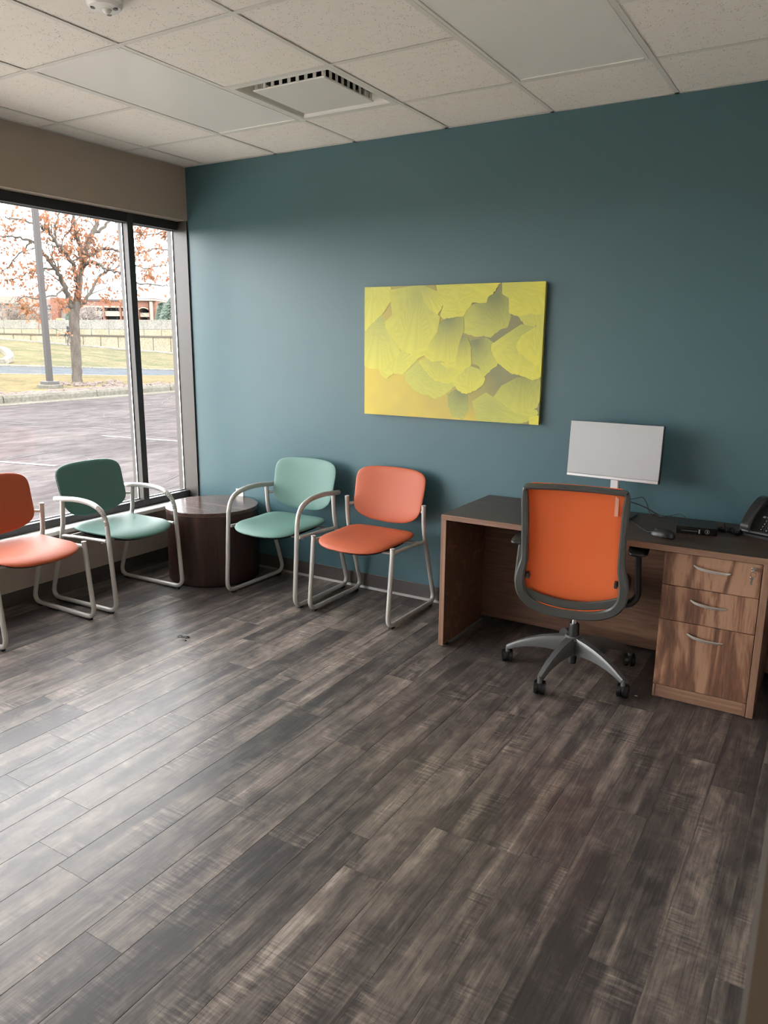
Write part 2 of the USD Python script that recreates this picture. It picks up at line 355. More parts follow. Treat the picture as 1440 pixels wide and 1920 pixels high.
# walls
wb = obj('wall_back', box(-.19, XR + .2, 0.0, .18, -.1, H + .3), M['teal'], kind='structure', label='long dark teal painted wall behind the desk and chairs')
wl = thing('wall_left', 'taupe window wall with a deep header above the glass', kind='structure')
obj('header', box(-.30, 0, YF - .2, -.0005, HB, H + .3), M['tan'], wl)
obj('low_wall', box(-.30, LW, YF - .2, -.0005, -.1, .40), M['tan'], wl)
obj('apron', box(-.30, LW + .012, YF - .2, -.0005, .395, .418), M['bronze'], wl)
obj('end_wall', box(-.30, LW, YF - .2, -8.02, .40, HB), M['tan'], wl)
obj('wall_right', box(XR, XR + .2, YF - .2, 0, -.1, H + .3), M['white_wall'], kind='structure', label='pale wall at the right end of the desk')
obj('wall_front', box(-.3, XR + .2, YF - .2, YF, -.1, H + .3), mat('front_wall_paint', (.80, .78, .74), .6), kind='structure', label='white end wall of the room')
# the wall end right beside the camera
ex = 4.0921
nb = thing('wall_end', 'blurred dark brown wall end at the lower right corner', kind='structure')
obj('wall_end_panel', box(ex + .0036, XR, -3.592, -3.47, 0, H), mat('brown_wall', (.07, .047, .027), .6), nb)
obj('corner_bead', box(ex, ex + .0036, -3.592, -3.465, 0, H), mat('corner_bead', (.12, .108, .098), .5), nb)

# baseboards (vinyl cove base)
def base_strip(name, label, pts_in, along):
    """cove base profile in (out from the wall, z), extruded along y or x"""
    b = thing(name, label, kind='structure')
    prof = [(0, 0), (.011, 0), (.0105, .003), (.0055, .012), (.004, .02), (.004, .099), (.0025, .1016), (0, .1016)]
    toe = [(.0005, .0), (.0135, .0), (.012, .0035), (.0065, .0135), (.0005, .0135)]
    for nm, pf, mt in (('base_face', prof, 'base_brown'), ('base_toe', toe, 'base_edge' if pts_in == 'back' else 'base_brown')):
        m_ = poly_solid(pf, along[1] - along[0])                       # profile in xy, length along z
        v = m_.vertices.copy()
        if pts_in == 'back': m_.vertices = np.stack([along[0] + v[:, 2], -v[:, 0], v[:, 1]], 1)
        else: m_.vertices = np.stack([LW + v[:, 0], along[0] + v[:, 2], v[:, 1]], 1)
        m_.fix_normals(); obj(nm, m_, M[mt], b)
base_strip('baseboard_back', 'brown vinyl baseboard with a pale toe along the teal wall', 'back', (LW + .014, XR))
base_strip('baseboard_left', 'dark vinyl baseboard under the window sill', 'left', (YF, -.0135))

# window sill
obj('window_sill', cbox(-.26, .012, YF + .1, -.001, .418, .447, .004), M['sill'], kind='structure', label='long white window sill behind the two chairs on the left', cat=None)

# windows: dark frames between mullions, double glazing
FX0, FX1, GX = -.09, -.185, -.142      # inner face, outer face, glass plane
mull = [(-.405, -.455), (-1.935, -1.985), (-3.465, -3.515), (-4.995, -5.045), (-6.525, -6.575)]
bays = [(-.012, -.405), (-.455, -1.935), (-1.985, -3.465), (-3.515, -4.995), (-5.045, -6.525), (-6.575, -8.02)]
def window(n, y1, y0, label, left_mullion=None, glass='glass'):
    w = thing(f'window_{n}', label, kind='structure')
    zb, zt, fw = .447, HB, .05
    for nm, z0, z1 in (('sill_rail', zb, zb + fw), ('head_rail', zt - fw - .008, zt)):
        obj(nm, cat_([cbox(GX + .004, FX0, y0, y1, z0, z1, .0015), cbox(FX1, GX - .004, y0, y1, z0 + (.0 if nm == 'sill_rail' else .0), z1, .0015)]), M['black_frame'], w)
    za, zc = zb + fw, zt - fw - .008
    obj('pane', box(GX - .003, GX + .003, y0 + .004, y1 - .004, za - .004, zc + .004), M[glass], w)
    s = .006
    obj('spacer', cat_([box(GX - .0045, GX + .0045, y0 + .001, y0 + s, za, zc), box(GX - .0045, GX + .0045, y1 - s, y1 - .001, za, zc), box(GX - .0045, GX + .0045, y0 + s, y1 - s, za + .0005, za + s), box(GX - .0045, GX + .0045, y0 + s, y1 - s, zc - s, zc - .0005)]), M['spacer'], w)
    if left_mullion:
        b, a = left_mullion
        obj('mullion', cat_([cbox(GX + .006, FX0 + .001, a, b, zb, zt, .002), cbox(FX1, GX - .006, a, b, zb, zt, .002), box(GX - .006, GX + .006, a + .012, b - .012, zb, zt)]), M['bronze_m'], w)
    return w
M['bronze_m'] = mat('bronze_mullion', (.052, .048, .046), .4, metal=.2)
w1 = window(1, *bays[0], 'narrow window pane next to the teal wall', mull[0])
obj('jamb', cbox(-.195, -.0005, -.012, -.0004, .447, HB, .001), M['bronze'], w1)
window(2, *bays[1], 'wide window pane behind the two chairs on the left', mull[1])
window(3, *bays[2], 'wide window pane further along the window wall', mull[2])
window(4, *bays[3], 'fourth window pane of the window wall', mull[3])
window(5, *bays[4], 'fifth window pane of the window wall', mull[4])
window(6, *bays[5], 'last window pane of the window wall')

# ceiling: exposed grid, lay-in tiles
ce = thing('ceiling', 'white suspended ceiling of fissured tiles in an exposed grid', kind='structure')
gx = [GA + i * T for i in range(0, 8)]; gx = [x for x in gx if x < XR - .03]
gy = [-GD - j * T for j in range(0, 14)]; gy = [y for y in gy if y > YF + .05]
LIGHTS = [(1, 0), (4, 0), (1, 4), (4, 4)]                       # 2 x 4 ft troffers: column, first row
skip = {(i, j + d) for i, j in LIGHTS for d in (0, 1)} | {(2, 0)}
ex_, ey_ = [0.0] + gx + [XR], [0.0] + gy + [YF]
tl = random.Random(3)
for i in range(len(ex_) - 1):
    for j in range(len(ey_) - 1):
        if (i - 1, j - 1) in skip: continue
        xa, xb, yb, ya = ex_[i], ex_[i + 1], ey_[j], ey_[j + 1]
        lift = tl.uniform(0.0018, .0042)
        t_ = cbox(xa + .004, xb - .004, ya + .004, yb - .004, H + lift, H + lift + .015, .0012)
        obj('ceiling_tile', t_, M['tile'], ce, smooth=False)
def tee(x0, x1, y0, y1):
    return cat_([cbox(x0, x1, y0, y1, H, H + .0016, .0004)])
tw = .012
for jy, y in enumerate(gy):
    cuts = sorted(i for i, j in LIGHTS if j + 1 == jy)
    xs_ = [0.0] + [q for i in cuts for q in (gx[i] + tw, gx[i + 1] - tw)] + [XR]
    for a, b in zip(xs_[::2], xs_[1::2]): obj('grid_tee', tee(a, b, y - tw, y + tw), M['tee'], ce, smooth=False)
yy = ey_
for x in gx:
    for a, b in zip(yy[1:], yy[:-1]):
        i_, j_ = gx.index(x), ey_.index(b) - 1
        obj('grid_tee', tee(x - tw, x + tw, a + tw, b - (tw if b < 0 else 0)), M['tee'], ce, smooth=False)
for nm in (box(0.0005, XR, -.022, -.0005, H, H + .0015), box(.0005, .022, YF, -.022, H, H + .0015)):
    obj('wall_angle', nm, M['tee'], ce, smooth=False)
obj('ceiling_void', box(-.3, XR + .2, YF - .2, .2, H + .2, H + .25), M['vent_dark'], ce)

# ceiling lights (switched off)
lightlab = ['flat white ceiling light panel nearest the window beside the air vent', 'flat white ceiling light panel above the desk chair, cut by the top of the picture', 'ceiling light panel nearest the windows behind the camera', 'ceiling light panel on the desk side behind the camera']
for (i, j), lab in zip(LIGHTS[:2], lightlab):
    xa, xb = GA + i * T + tw, GA + (i + 1) * T - tw; yb, ya = -GD - j * T - tw, -GD - (j + 2) * T + tw
    L = thing('ceiling_light', lab, 'ceiling light', ((xa + xb) / 2, (ya + yb) / 2, H), group=None)
    hx, hy = (xb - xa) / 2, (yb - ya) / 2
    fr = .018
    obj('frame', cat_([cbox(-hx, -hx + fr, -hy, hy, -.0005, .02, .002), cbox(hx - fr, hx, -hy, hy, -.0005, .02, .002), cbox(-hx + fr, hx - fr, -hy, -hy + fr, -.0005, .02, .002), cbox(-hx + fr, hx - fr, hy - fr, hy, -.0005, .02, .002)]), M['light_frame'], L)
    obj('diffuser', cbox(-hx + fr - .001, hx - fr + .001, -hy + fr - .001, hy - fr + .001, .003, .008, .001), M['acrylic'], L)
    obj('housing', box(-hx, hx, -hy, hy, .02, .09), M['light_frame'], L)

# air diffuser
vx, vy = GA + 2.5 * T, -GD - .5 * T
v = thing('air_vent', 'square white ceiling air vent with a flat centre plate', 'air vent', (vx, vy, H))
h = T / 2 - tw
def ring(o0, z0, o1, z1):
    A = [(-o0, -o0, z0), (o0, -o0, z0), (o0, o0, z0), (-o0, o0, z0), (-o1, -o1, z1), (o1, -o1, z1), (o1, o1, z1), (-o1, o1, z1)]
    F = []
    for q in range(4):
        a, b = q, (q + 1) % 4; F += [(a, b, b + 4), (a, b + 4, a + 4)]
    return trimesh.Trimesh(A, F, process=False)
obj('rim', cat_([ring(h, .0, h - .022, -.001), ring(h - .022, -.001, h - .03, .004), ring(h, 0, h, .02)]), M['vent_white'], v, smooth=False)
obj('cone', ring(h - .03, .004, .215, .062), M['vent_white'], v, smooth=False)
obj('plate', cbox(-.21, .21, -.21, .21, -.004, .004, .003), M['vent_white'], v)
obj('duct', box(-.215, .215, -.215, .215, .062, .16), M['vent_dark'], v)
lv = []
for s in range(4):
    for q in range(9):
        o = -.195 + q * .39 / 8
        b = box(o - .009, o + .009, .196, .2, .0, .07)
        obj('louvre', rot(b, s * math.pi / 2, (0, 0, 1)), M['vent_white'], v, smooth=False)
obj('louvre_band', cat_([rot(box(-.2, .2, .1955, .2005, .045, .062), s * math.pi / 2, (0, 0, 1)) for s in range(4)]), M['vent_white'], v, smooth=False)

# ceiling sensor
s = thing('ceiling_sensor', 'round white sensor disc on the ceiling at the top left', 'sensor', (1.70, -2.045, H))
obj('body', lathe([(0, 0), (.062, 0), (.062, -.012), (.054, -.024), (.034, -.030), (0, -.031)], 40), M['plastic_white'], s)
obj('lens', mov(trimesh.creation.icosphere(2, .016), 0.01, .0, -.028), M['sill'], s)
for a_, r_ in ((20, .040), (120, .040), (240, .040)):
    obj('sensor_eye', cyl(.009, -.0305, -.024, (r_ * math.cos(math.radians(a_)), r_ * math.sin(math.radians(a_))), 16), mat('sensor_grey_%d' % a_, (.12, .11, .11), .3), s)

# ------------------------------------------------------------------ drum table in the corner
t = thing('side_table', 'round dark mahogany drum side table in the corner between the green chairs', 'side table', (.441, -.327, 0))
obj('drum', lathe([(0, .004), (.302, .004), (.308, .012), (.308, .478), (0, .478)], 96), M['mahogany'], t, smooth=40)
obj('table_top', lathe([(0, .478), (.311, .478), (.313, .4805), (.313, .504), (.311, .507), (0, .507)], 96), M['mahogany_top'], t, smooth=30)

# ------------------------------------------------------------------ guest chairs: sled base of bent tube, vinyl seat and back
# canonical chair: faces -y, the sled's rear at y = 0, floor at z = 0
TR = .0138
def guest_chair(name, label, vinyl, arms, loc, rotz, group):
    c = thing(name, label, 'chair', loc, rotz, group)
    hx = .275
    for sx in (-1, 1):
        x = sx * hx
        z0 = TR + .005
        rear = [(x, -.177, .66), (x, -.168, .515), (x, -.146, .425), (x, -.012, z0), (x, -.568, z0)]
        if arms: front = [(x, -.572, .30), (x, -.548, .47), (x, -.535, .665), (x, -.36, .672), (x, -.105, .655)]
        else: front = [(x, -.545, .468)]
        if arms:
            path = fillet(rear[:4] + [(x, -.592, z0)] + [tuple(q) for q in spline([(x, -.568, .36), (x, -.560, .47), (x, -.552, .555), (x, -.526, .613), (x, -.476, .648), (x, -.40, .667), (x, -.28, .672), (x, -.118, .658)], 6)], [0, .1, .1, .075, .07] + [0] * 43, 8)
        else:
            path = fillet(rear[:4] + [(x, -.585, z0), (x, -.536, .472)], [0, .1, .1, .075, .07, 0], 8)
        rad = np.full(len(path), TR)
        if arms:
            wgt = np.clip((path[:, 2] - .5) / .15, 0, 1) * (path[:, 1] < -.05) * (np.arange(len(path)) > len(path) // 2); rad = TR + .0022 * wgt
        obj('frame_tube', tube(path, rad, 14), M['silver'], c, smooth=60)
        rail = fillet([(x, -.148, .432), (x - sx * .006, -.30, .438), (x, -.538, .447)], .05)
        obj('seat_rail', tube(rail, .0105, 10), M['silver'], c, smooth=60)
        obj('back_bracket', tube([(x, -.172, .61), (x - sx * .03, -.140, .61)], .0095, 10), M['silver'], c, smooth=60)
        if arms: obj('arm_cap', mov(trimesh.creation.icosphere(2, TR + .0022), x, -.118, .658), M['silver'], c, smooth=60)
        else: obj('tube_cap', cyl(TR + .0012, .468, .4765, (x, -.5365), 20), M['silver'], c)
        for y in (-.075, -.535):
            obj('glide', cbox(x - .011, x + .011, y - .017, y + .017, 0, z0 - .006, .002), M['rubber'], c)
    for y, z in ((-.50, .437), (-.20, .430)):
        obj('cross_bar', tube([(-hx, y, z), (hx, y, z)], .0095, 10), M['silver'], c, smooth=60)
    # seat
    def seat(s_, t_, k):
        y = -.372 + t_ - (.055 * (1 - min(1, (s_ / .245) ** 2)) if t_ < 0 else -.022 * (1 - min(1, (s_ / .245) ** 2)) ) * min(1, abs(t_) / .12)
        lip = max(0.0, -(t_ + .09)) ** 2 * 1.15
        z = .464 - lip + .018 * (t_ / .25) ** 2 * (t_ > 0) + .010 * (s_ / .24) ** 2 - .004
        return (s_, y, z + k)
    obj('seat', pad(.243, .215, 4.8, .024, .026, seat, power=3.6), M[vinyl], c, smooth=50)
    def pan(s_, t_, k):
        x_, y_, z_ = seat(s_, t_ , 0); return (x_, y_, z_ - .028 + k)
    obj('seat_pan', pad(.205, .175, 4.0, .006, .02, pan, rings=6, seg=40), M['black'], c, smooth=50)
    # back
    def back(s_, t_, k):
        hz = t_ / .16                                     # -1 bottom .. 1 top
        u_ = s_ / .25
        drop = .050 * (1 - min(1, u_ * u_)) if t_ < 0 else .012 * (1 - min(1, u_ * u_))
        z = .691 + t_ * (1.0 if t_ > 0 else .88) - (drop * min(1, -hz) if t_ < 0 else -drop * min(1, hz))
        s2 = s_ * (1 + .035 * hz)
        y = -.128 + .042 * hz + .040 * (1 - u_ * u_) - .006 * hz * hz
        return (s2, y - k * .97, z + k * .2)
    obj('backrest', pad(.247, .150, 5.5, .017, .014, back, power=4.5), M[vinyl], c, smooth=50)
    def shell(s_, t_, k):
        x_, y_, z_ = back(s_, t_, 0); return (x_, y_ + .014 + k, z_)
    obj('back_shell', pad(.240, .144, 5.5, .005, .004, shell, rings=6, seg=48), M['black'], c, smooth=50)
    return c
cg = guest_chair('guest_chair', 'green vinyl armchair on a silver sled frame against the teal wall beside the drum table', 'green_vinyl', True, (1.090, -.012, 0), 0, 'guest chairs')
dup(cg, (-.078, -.985, 0), 92, 'green vinyl armchair with its back to the window, dark against the light')
co = guest_chair('guest_chair', 'orange vinyl armless chair on a silver frame against the teal wall next to the desk', 'orange_vinyl', False, (1.747, -.012, 0), 0, 'guest chairs')
dup(co, (-.085, -1.655, 0), 90, 'orange vinyl armless chair by the window, cut by the left edge of the picture')

# ------------------------------------------------------------------ desk with its drawer pedestal
DX0, DX1, DY, DZ = 2.369, 4.36, -.639, .737
d = thing('desk', 'long walnut laminate desk against the teal wall', 'desk', (0, 0, 0))
obj('desk_top', cbox(DX0, DX1, DY, -.02, DZ - .028, DZ, .0015), M['walnut_top'], d)
obj('front_edge', cbox(DX0 - .0005, DX1, DY - .0015, DY + .001, DZ - .0285, DZ - .0006, .0008), M['walnut_edge'], d)
obj('side_panel', cbox(DX0, DX0 + .028, DY + .003, -.03, .012, DZ - .028, .001), M['walnut_h'], d)
obj('panel_edge', cbox(DX0 - .0005, DX0 + .0285, DY + .0005, DY + .004, .012, DZ - .0285, .0006), M['walnut_edge_v'], d)
obj('modesty_panel', cbox(DX0 + .028, 3.487, -.135, -.115, .032, DZ - .028, .001), M['walnut_h'], d)
for y in (-.58, -.09): obj('leveller', cyl(.016, 0, .013, (DX0 + .014, y), 16), M['black'], d)
ENX = 3.8885
obj('end_panel', cbox(ENX, ENX + .028, DY + .003, -.03, .008, DZ - .028, .001), M['walnut_h'], d)
obj('panel_edge', cbox(ENX - .0005, ENX + .0285, DY + .0005, DY + .004, .008, DZ - .0285, .0006), M['walnut_edge_v'], d)
obj('modesty_panel', cbox(ENX + .028, DX1 - .03, -.135, -.115, .032, DZ - .028, .001), M['walnut_h'], d)
obj('end_panel', cbox(DX1 - .028, DX1, DY + .003, -.03, .008, DZ - .028, .001), M['walnut_h'], d)
# pedestal (its own unit under the top)
pd = thing('drawer_pedestal', 'walnut three-drawer pedestal under the right end of the desk', 'drawer unit', (0, 0, 0))
PX0, PX1, PY = 3.487, ENX - .0035, -.622
obj('carcass', cat_([box(PX0 + .001, PX0 + .017, PY + .02, -.06, .004, .703), box(PX1 - .017, PX1 - .001, PY + .02, -.06, .004, .703), box(PX0 + .017, PX1 - .017, PY + .02, -.06, .685, .703), box(PX0 + .017, PX1 - .017, -.075, -.06, .004, .685), box(PX0 + .017, PX1 - .017, PY + .02, -.06, .06, .075)]), M['walnut_h'], pd, smooth=False)
obj('plinth', cbox(PX0 + .010, PX1 - .012, PY + .004, PY + .02, .002, .063, .001), M['walnut_edge'], pd)
obj('plinth_side', cbox(PX0, PX0 + .010, PY, PY + .02, .002, .063, .001), M['walnut_edge_v'], pd)
obj('plinth_side', cbox(PX1 - .012, PX1, PY, PY + .02, .002, .063, .001), M['walnut_edge_v'], pd)
def handle(xc, z):
    pts = spline([(xc - .077, PY - .003, z + .010), (xc - .05, PY - .020, z + .004), (xc, PY - .027, z - .002), (xc + .05, PY - .020, z - .004), (xc + .077, PY - .003, z - .0045)], 8)
    w = np.sin(np.linspace(0, 1, len(pts)) * np.pi) ** .6
    sec = np.array([rrect(.004 + .0045 * a, .005 + .0075 * a, .0012) for a in w])
    return sweep(pts, sec, (0, -.25, 1))
for z0, z1, zh in ((.552, .703, .648), (.388, .5495, .487), (.066, .3855, .327)):
    dr = thing('drawer', parent=pd)
    obj('drawer_front', cbox(PX0, PX1, PY, PY + .018, z0, z1, .0012), M['walnut'], dr)
    obj('handle', handle(3.690, zh), M['nickel'], dr, smooth=40, label='curved satin metal drawer pull')
    obj('drawer_box', box(PX0 + .02, PX1 - .02, PY + .018, -.1, z0 + .02, z1 - .02), M['black'], dr, smooth=False)
lk = cat_([rot(cyl(.0085, 0, .006, n=24), math.pi / 2, (1, 0, 0)), rot(cyl(.0055, .006, .012, n=20), math.pi / 2, (1, 0, 0))])
obj('lock', mov(lk, 3.853, PY, .681), M['chrome'], pd, label='round chrome drawer lock')
ks = thing('keys', 'small silver keys on a ring hanging in the top drawer lock', 'keys', (3.853, PY - .012, .681))
th_ = np.linspace(0, 2 * np.pi, 33)
def ringm(r, tr, cx, cy, cz, ax='y'):
    p = np.stack([cx + r * np.cos(th_[:-1]), np.full(32, cy), cz + r * np.sin(th_[:-1])], 1)
    s_ = [(tr * math.cos(a), tr * math.sin(a)) for a in np.arange(6) * math.pi / 3]
    return sweep(p, s_, (0, 1, 0), closed=True)
obj('key', cat_([box(-.0012, .0012, -.012, .0, -.006, .006), rot(cyl(.010, -.001, .001, n=20), math.pi / 2, (1, 0, 0)), mov(rot(cyl(.010, -.001, .001, n=20), math.pi / 2, (0, 1, 0)), 0.001, -.018, 0)]), M['chrome'], ks, smooth=30)
obj('key_ring', ringm(.011, .0012, .001, -.018, -.018), M['chrome'], ks, smooth=60)
obj('key', cat_([mov(rot(cyl(.008, -.001, .001, n=20), math.pi / 2, (1, 0, 0)), -.002, -.0185, -.034), box(-.0045, .0005, -.0195, -.0175, -.064, -.040), box(-.007, -.0045, -.0195, -.0175, -.060, -.046)]), M['chrome'], ks, smooth=30)

# ------------------------------------------------------------------ office chair, its back to the camera
oc = thing('office_chair', 'swivel office chair with an orange back in a dark grey frame at the desk', 'office chair', (3.085, -.575, 0), 10)
SP = (45, 117, 189, 261, 333)
obj('base_hub', lathe([(0, .125), (.040, .125), (.050, .14), (.052, .185), (.036, .203), (.030, .203), (0, .203)], 40), M['base_grey'], oc, smooth=40)
for a in SP:
    a_ = math.radians(a - 10)
    n_ = 14; ts = np.linspace(0, 1, n_)
    r_ = .035 + ts * (.325 - .035)
    zt = .196 - .030 * ts - .068 * ts ** 2.2
    th = .062 * (1 - ts) ** 1.2 + .022
    w = .058 * (1 - ts) + .030 * ts
    secs = [[(-w[i] / 2 * 1.0, -th[i] / 2), (w[i] / 2, -th[i] / 2), (w[i] / 2, th[i] * .2), (w[i] * .32, th[i] / 2), (-w[i] * .32, th[i] / 2), (-w[i] / 2, th[i] * .2)] for i in range(n_)]
    pts = np.stack([r_ * math.cos(a_), r_ * math.sin(a_), zt - th / 2], 1)
    sp = thing('base_leg', parent=oc)
    obj('spoke', sweep(pts, secs, (0, 0, 1)), M['base_grey'], sp, smooth=30)
    ca, sa = .325 * math.cos(a_), .325 * math.sin(a_)
    obj('stem', cyl(.011, .058, .094, (ca, sa), 20), M['base_grey'], sp)
    # twin-wheel caster, turned a little
    k = math.radians({45: 12, 117: 0, 189: 16, 261: 4, 333: -4}[a])
    wheels = []
    for s_ in (-1, 1):
        wl_ = lathe([(0, -.0115), (.026, -.0115), (.0325, -.008), (.0330, 0), (.0325, .008), (.026, .0115), (.012, .0100), (0, .0100)], 32)
        wl_ = rot(wl_, math.pi / 2, (0, 1, 0)); wl_ = mov(wl_, s_ * .0160, 0, 0)
        wheels.append(wl_)
    hood = lathe([(0, -.007), (.024, -.007), (.024, .007), (0, .007)], 24); hood = rot(hood, math.pi / 2, (0, 1, 0))
    ax_ = (ca + .012 * math.cos(k + math.pi / 2), sa + .012 * math.sin(k + math.pi / 2), .0332)
    obj('caster_wheel', mov(rot(wheels[0], k - math.pi / 2 + math.pi / 2, (0, 0, 1)), *ax_), M['gloss_black'], sp, smooth=40)
    obj('caster_wheel', mov(rot(wheels[1], k - math.pi / 2 + math.pi / 2, (0, 0, 1)), *ax_), M['gloss_black'], sp, smooth=40)
    obj('caster_hood', cat_([mov(rot(hood, k, (0, 0, 1)), *ax_), cyl(.013, .045, .062, (ca, sa), 20)]), M['black'], sp, smooth=40)
obj('gas_lift', cyl(.014, .24, .37, n=28), M['chrome'], oc)
obj('lift_sleeve', lathe([(0, .20), (.027, .20), (.026, .258), (.022, .264), (0, .264)], 32), M['black'], oc, smooth=40)
obj('lower_cylinder', lathe([(0, .055), (.021, .055), (.022, .058), (.023, .118), (.034, .128), (.035, .137), (0, .137)], 32), M['black'], oc, smooth=40)
obj('tilt_mechanism', cbox(-.085, .085, -.14, .14, .355, .405, .012), M['black'], oc)
# seat cushion
def oseat(s_, t_, k):
    return (s_, .085 + t_, .455 + k - max(0, t_ - .12) ** 2 * 1.2)
obj('seat', pad(.245, .245, 4.5, .038, .035, oseat, power=5), M['seat_dark'], oc, smooth=50)
# back frame
def yback(z):
    if z > .64: return -.262 - .055 * ((z - .64) / .36) ** 1.1
    u = (.64 - z) / .27
    return -.262 + .035 * math.sin(min(u, 1) * 1.1) ** 1.5 + .075 * max(0, u - .35) ** 1.6
half = [(.0, .3835), (.07, .387), (.135, .400), (.19, .430), (.222, .475), (.232, .53), (.226, .585), (.214, .645), (.2135, .72), (.2155, .85), (.2185, .960), (.2180, .976), (.2135, .986), (.204, .9895), (.10, .9945), (0, .9955)]
loop = half + [(-x, z) for x, z in half[-2:0:-1]]
lp = np.array(loop + [loop[0]])
lps = spline(lp, 5)[:-1]
P3 = np.array([(x, yback(z), z) for x, z in lps])
def fsec(x, z):
    t_ = np.clip((.66 - z) / .12, 0, 1); dp = .046 + .012 * t_
    wd = .030 + .014 * t_ - .010 * np.clip((z - .93) / .05, 0, 1)
    return rrect(wd, dp, .007)
obj('back_frame', sweep(P3, np.array([fsec(x, z) for x, z in lps]), (0, 1, .08), closed=True), M['grey_plastic'], oc, smooth=40)
# orange back: a curved slab seen through the frame, its rim showing above the top rail
def slab(xmax, ztop, zbot, y_off, th, nx=20, nz=36, rc=.02):
    V, F = [], []
    for q, dy in ((0, 0.0), (1, th)):
        for j in range(nz + 1):
            for i in range(nx + 1):
                u, t_ = -1 + 2 * i / nx, j / nz
                zb_ = zbot(u)
                z = zb_ + (ztop - zb_) * t_
                x = u * xmax(z)
                x = u * min(xmax(z), xmax(z) - .03 + math.sqrt(max(0, .03 ** 2 - max(0, .03 - (ztop - z)) ** 2)))
                d_ = min(1, (1 - abs(u)) * xmax(z) / rc, (ztop - z) / rc if t_ > .5 else 1)
                rim = (1 - math.sqrt(max(0, 1 - (1 - d_) ** 2))) * th / 2
                V.append((x, yback(z) + y_off + (rim if q == 0 else th - rim) + .018 * (1 - u * u) * (1 if q == 0 else 1), z))
    n1 = (nx + 1) * (nz + 1)
    for j in range(nz):
        for i in range(nx):
            a = j * (nx + 1) + i; b, c_, e = a + 1, a + nx + 1, a + nx + 2
            F += [(a, b, e), (a, e, c_), (n1 + a, n1 + e, n1 + b), (n1 + a, n1 + c_, n1 + e)]
    def wall_(seq):
        for a, b in zip(seq[:-1], seq[1:]): F.extend([(a, b, b + n1), (a, b + n1, a + n1)])
    wall_([j * (nx + 1) for j in range(nz + 1)]); wall_([j * (nx + 1) + nx for j in range(nz, -1, -1)])
    wall_(list(range(nx, -1, -1))); wall_([nz * (nx + 1) + i for i in range(nx + 1)])
    m_ = trimesh.Trimesh(V, F, process=False); m_.fix_normals(); return m_
xm = lambda z: .222 if z > .66 else .222 + .010 * min(1, (.66 - z) / .1)
obj('back_upholstery', slab(xm, 1.004, lambda u: .418 + .052 * u * u, .018, .020), M['orange_mesh'], oc, smooth=50)
def bar(z0, hgt, dep, hw, y_off, arch):
    n_ = 25; us = np.linspace(-1, 1, n_)
    pts = np.array([(u * hw, yback(z0 + arch * u * u) + y_off, z0 + arch * u * u) for u in us])
    return sweep(pts, rrect(hgt, dep, .004), (0, 1, .1))
obj('lower_rail', bar(.430, .040, .016, .214, .000, .050), M['grey_plastic'], oc, smooth=40)
obj('back_piping', bar(.404, .007, .008, .188, -.006, .040), M['orange_mesh'], oc, smooth=40)
for sx in (-1, 1):
    obj('lumbar_clip', cbox(sx * .196 - .007, sx * .196 + .007, yback(.56) - .014, yback(.56) + .02, .548, .576, .003), M['black'], oc)
obj('care_tag', mov(cbox(-.008, .008, -.0012, .0006, -.045, .045, .0004), .176, yback(.93) + .0205, .925), M['care'], oc)
for sx in (-1, 1):
    a_ = thing('armrest', parent=oc)
    pth = fillet([(sx * .10, -.02, .395), (sx * .255, -.03, .405), (sx * .287, -.03, .45), (sx * .272, -.03, .655)], [0, .05, .05, 0], 6)
    obj('arm_post', sweep(pth, rrect(.03, .045, .008), (0, 1, 0)), M['grey_plastic'] if sx < 0 else M['black'], a_, smooth=40)
    def apad(s_, t_, k, sx=sx): return (sx * .272 + s_, .0 + t_, .672 + k)
    obj('arm_pad', pad(.046, .125, 4.5, .016, .014, apad, rings=8, seg=48, power=5), M['black'], a_, smooth=50)

# ------------------------------------------------------------------ monitor, computer, mouse, phone
mon = thing('monitor', 'flat computer monitor with a pale grey film on its screen, on the desk', 'monitor', (3.121, -.170, DZ), -3)
MW, MH, MZ = .476, .289, .338
tl_ = math.radians(3.6)
def tilt(mm): return mov(rot(mm, -tl_, (1, 0, 0)), 0, -.03, MZ)
obj('back_cover', tilt(cbox(-MW / 2, MW / 2, .002, .022, -MH / 2, MH / 2, .003)), M['black'], mon)
obj('rear_bulge', tilt(cbox(-.12, .12, .02, .045, -.09, .08, .01)), M['black'], mon)
obj('screen', tilt(cbox(-MW / 2 + .001, MW / 2 - .003, -.004, .002, -MH / 2 + .017, MH / 2 - .001, .0012)), M['silver_film'], mon)
obj('chin', tilt(cbox(-MW / 2 + .001, MW / 2 - .003, -.008, .002, -MH / 2, -MH / 2 + .017, .003)), M['silver_chin'], mon)
obj('stand_column', sweep(fillet([(0, .02, .004), (0, .03, .06), (0, .02, MZ)], .05), rrect(.045, .016, .006), (0, 1, .01)), M['white_metal'], mon, smooth=40)
obj('stand_base', cbox(-.115, .115, -.10, .085, 0, .007, .003), M['black'], mon)

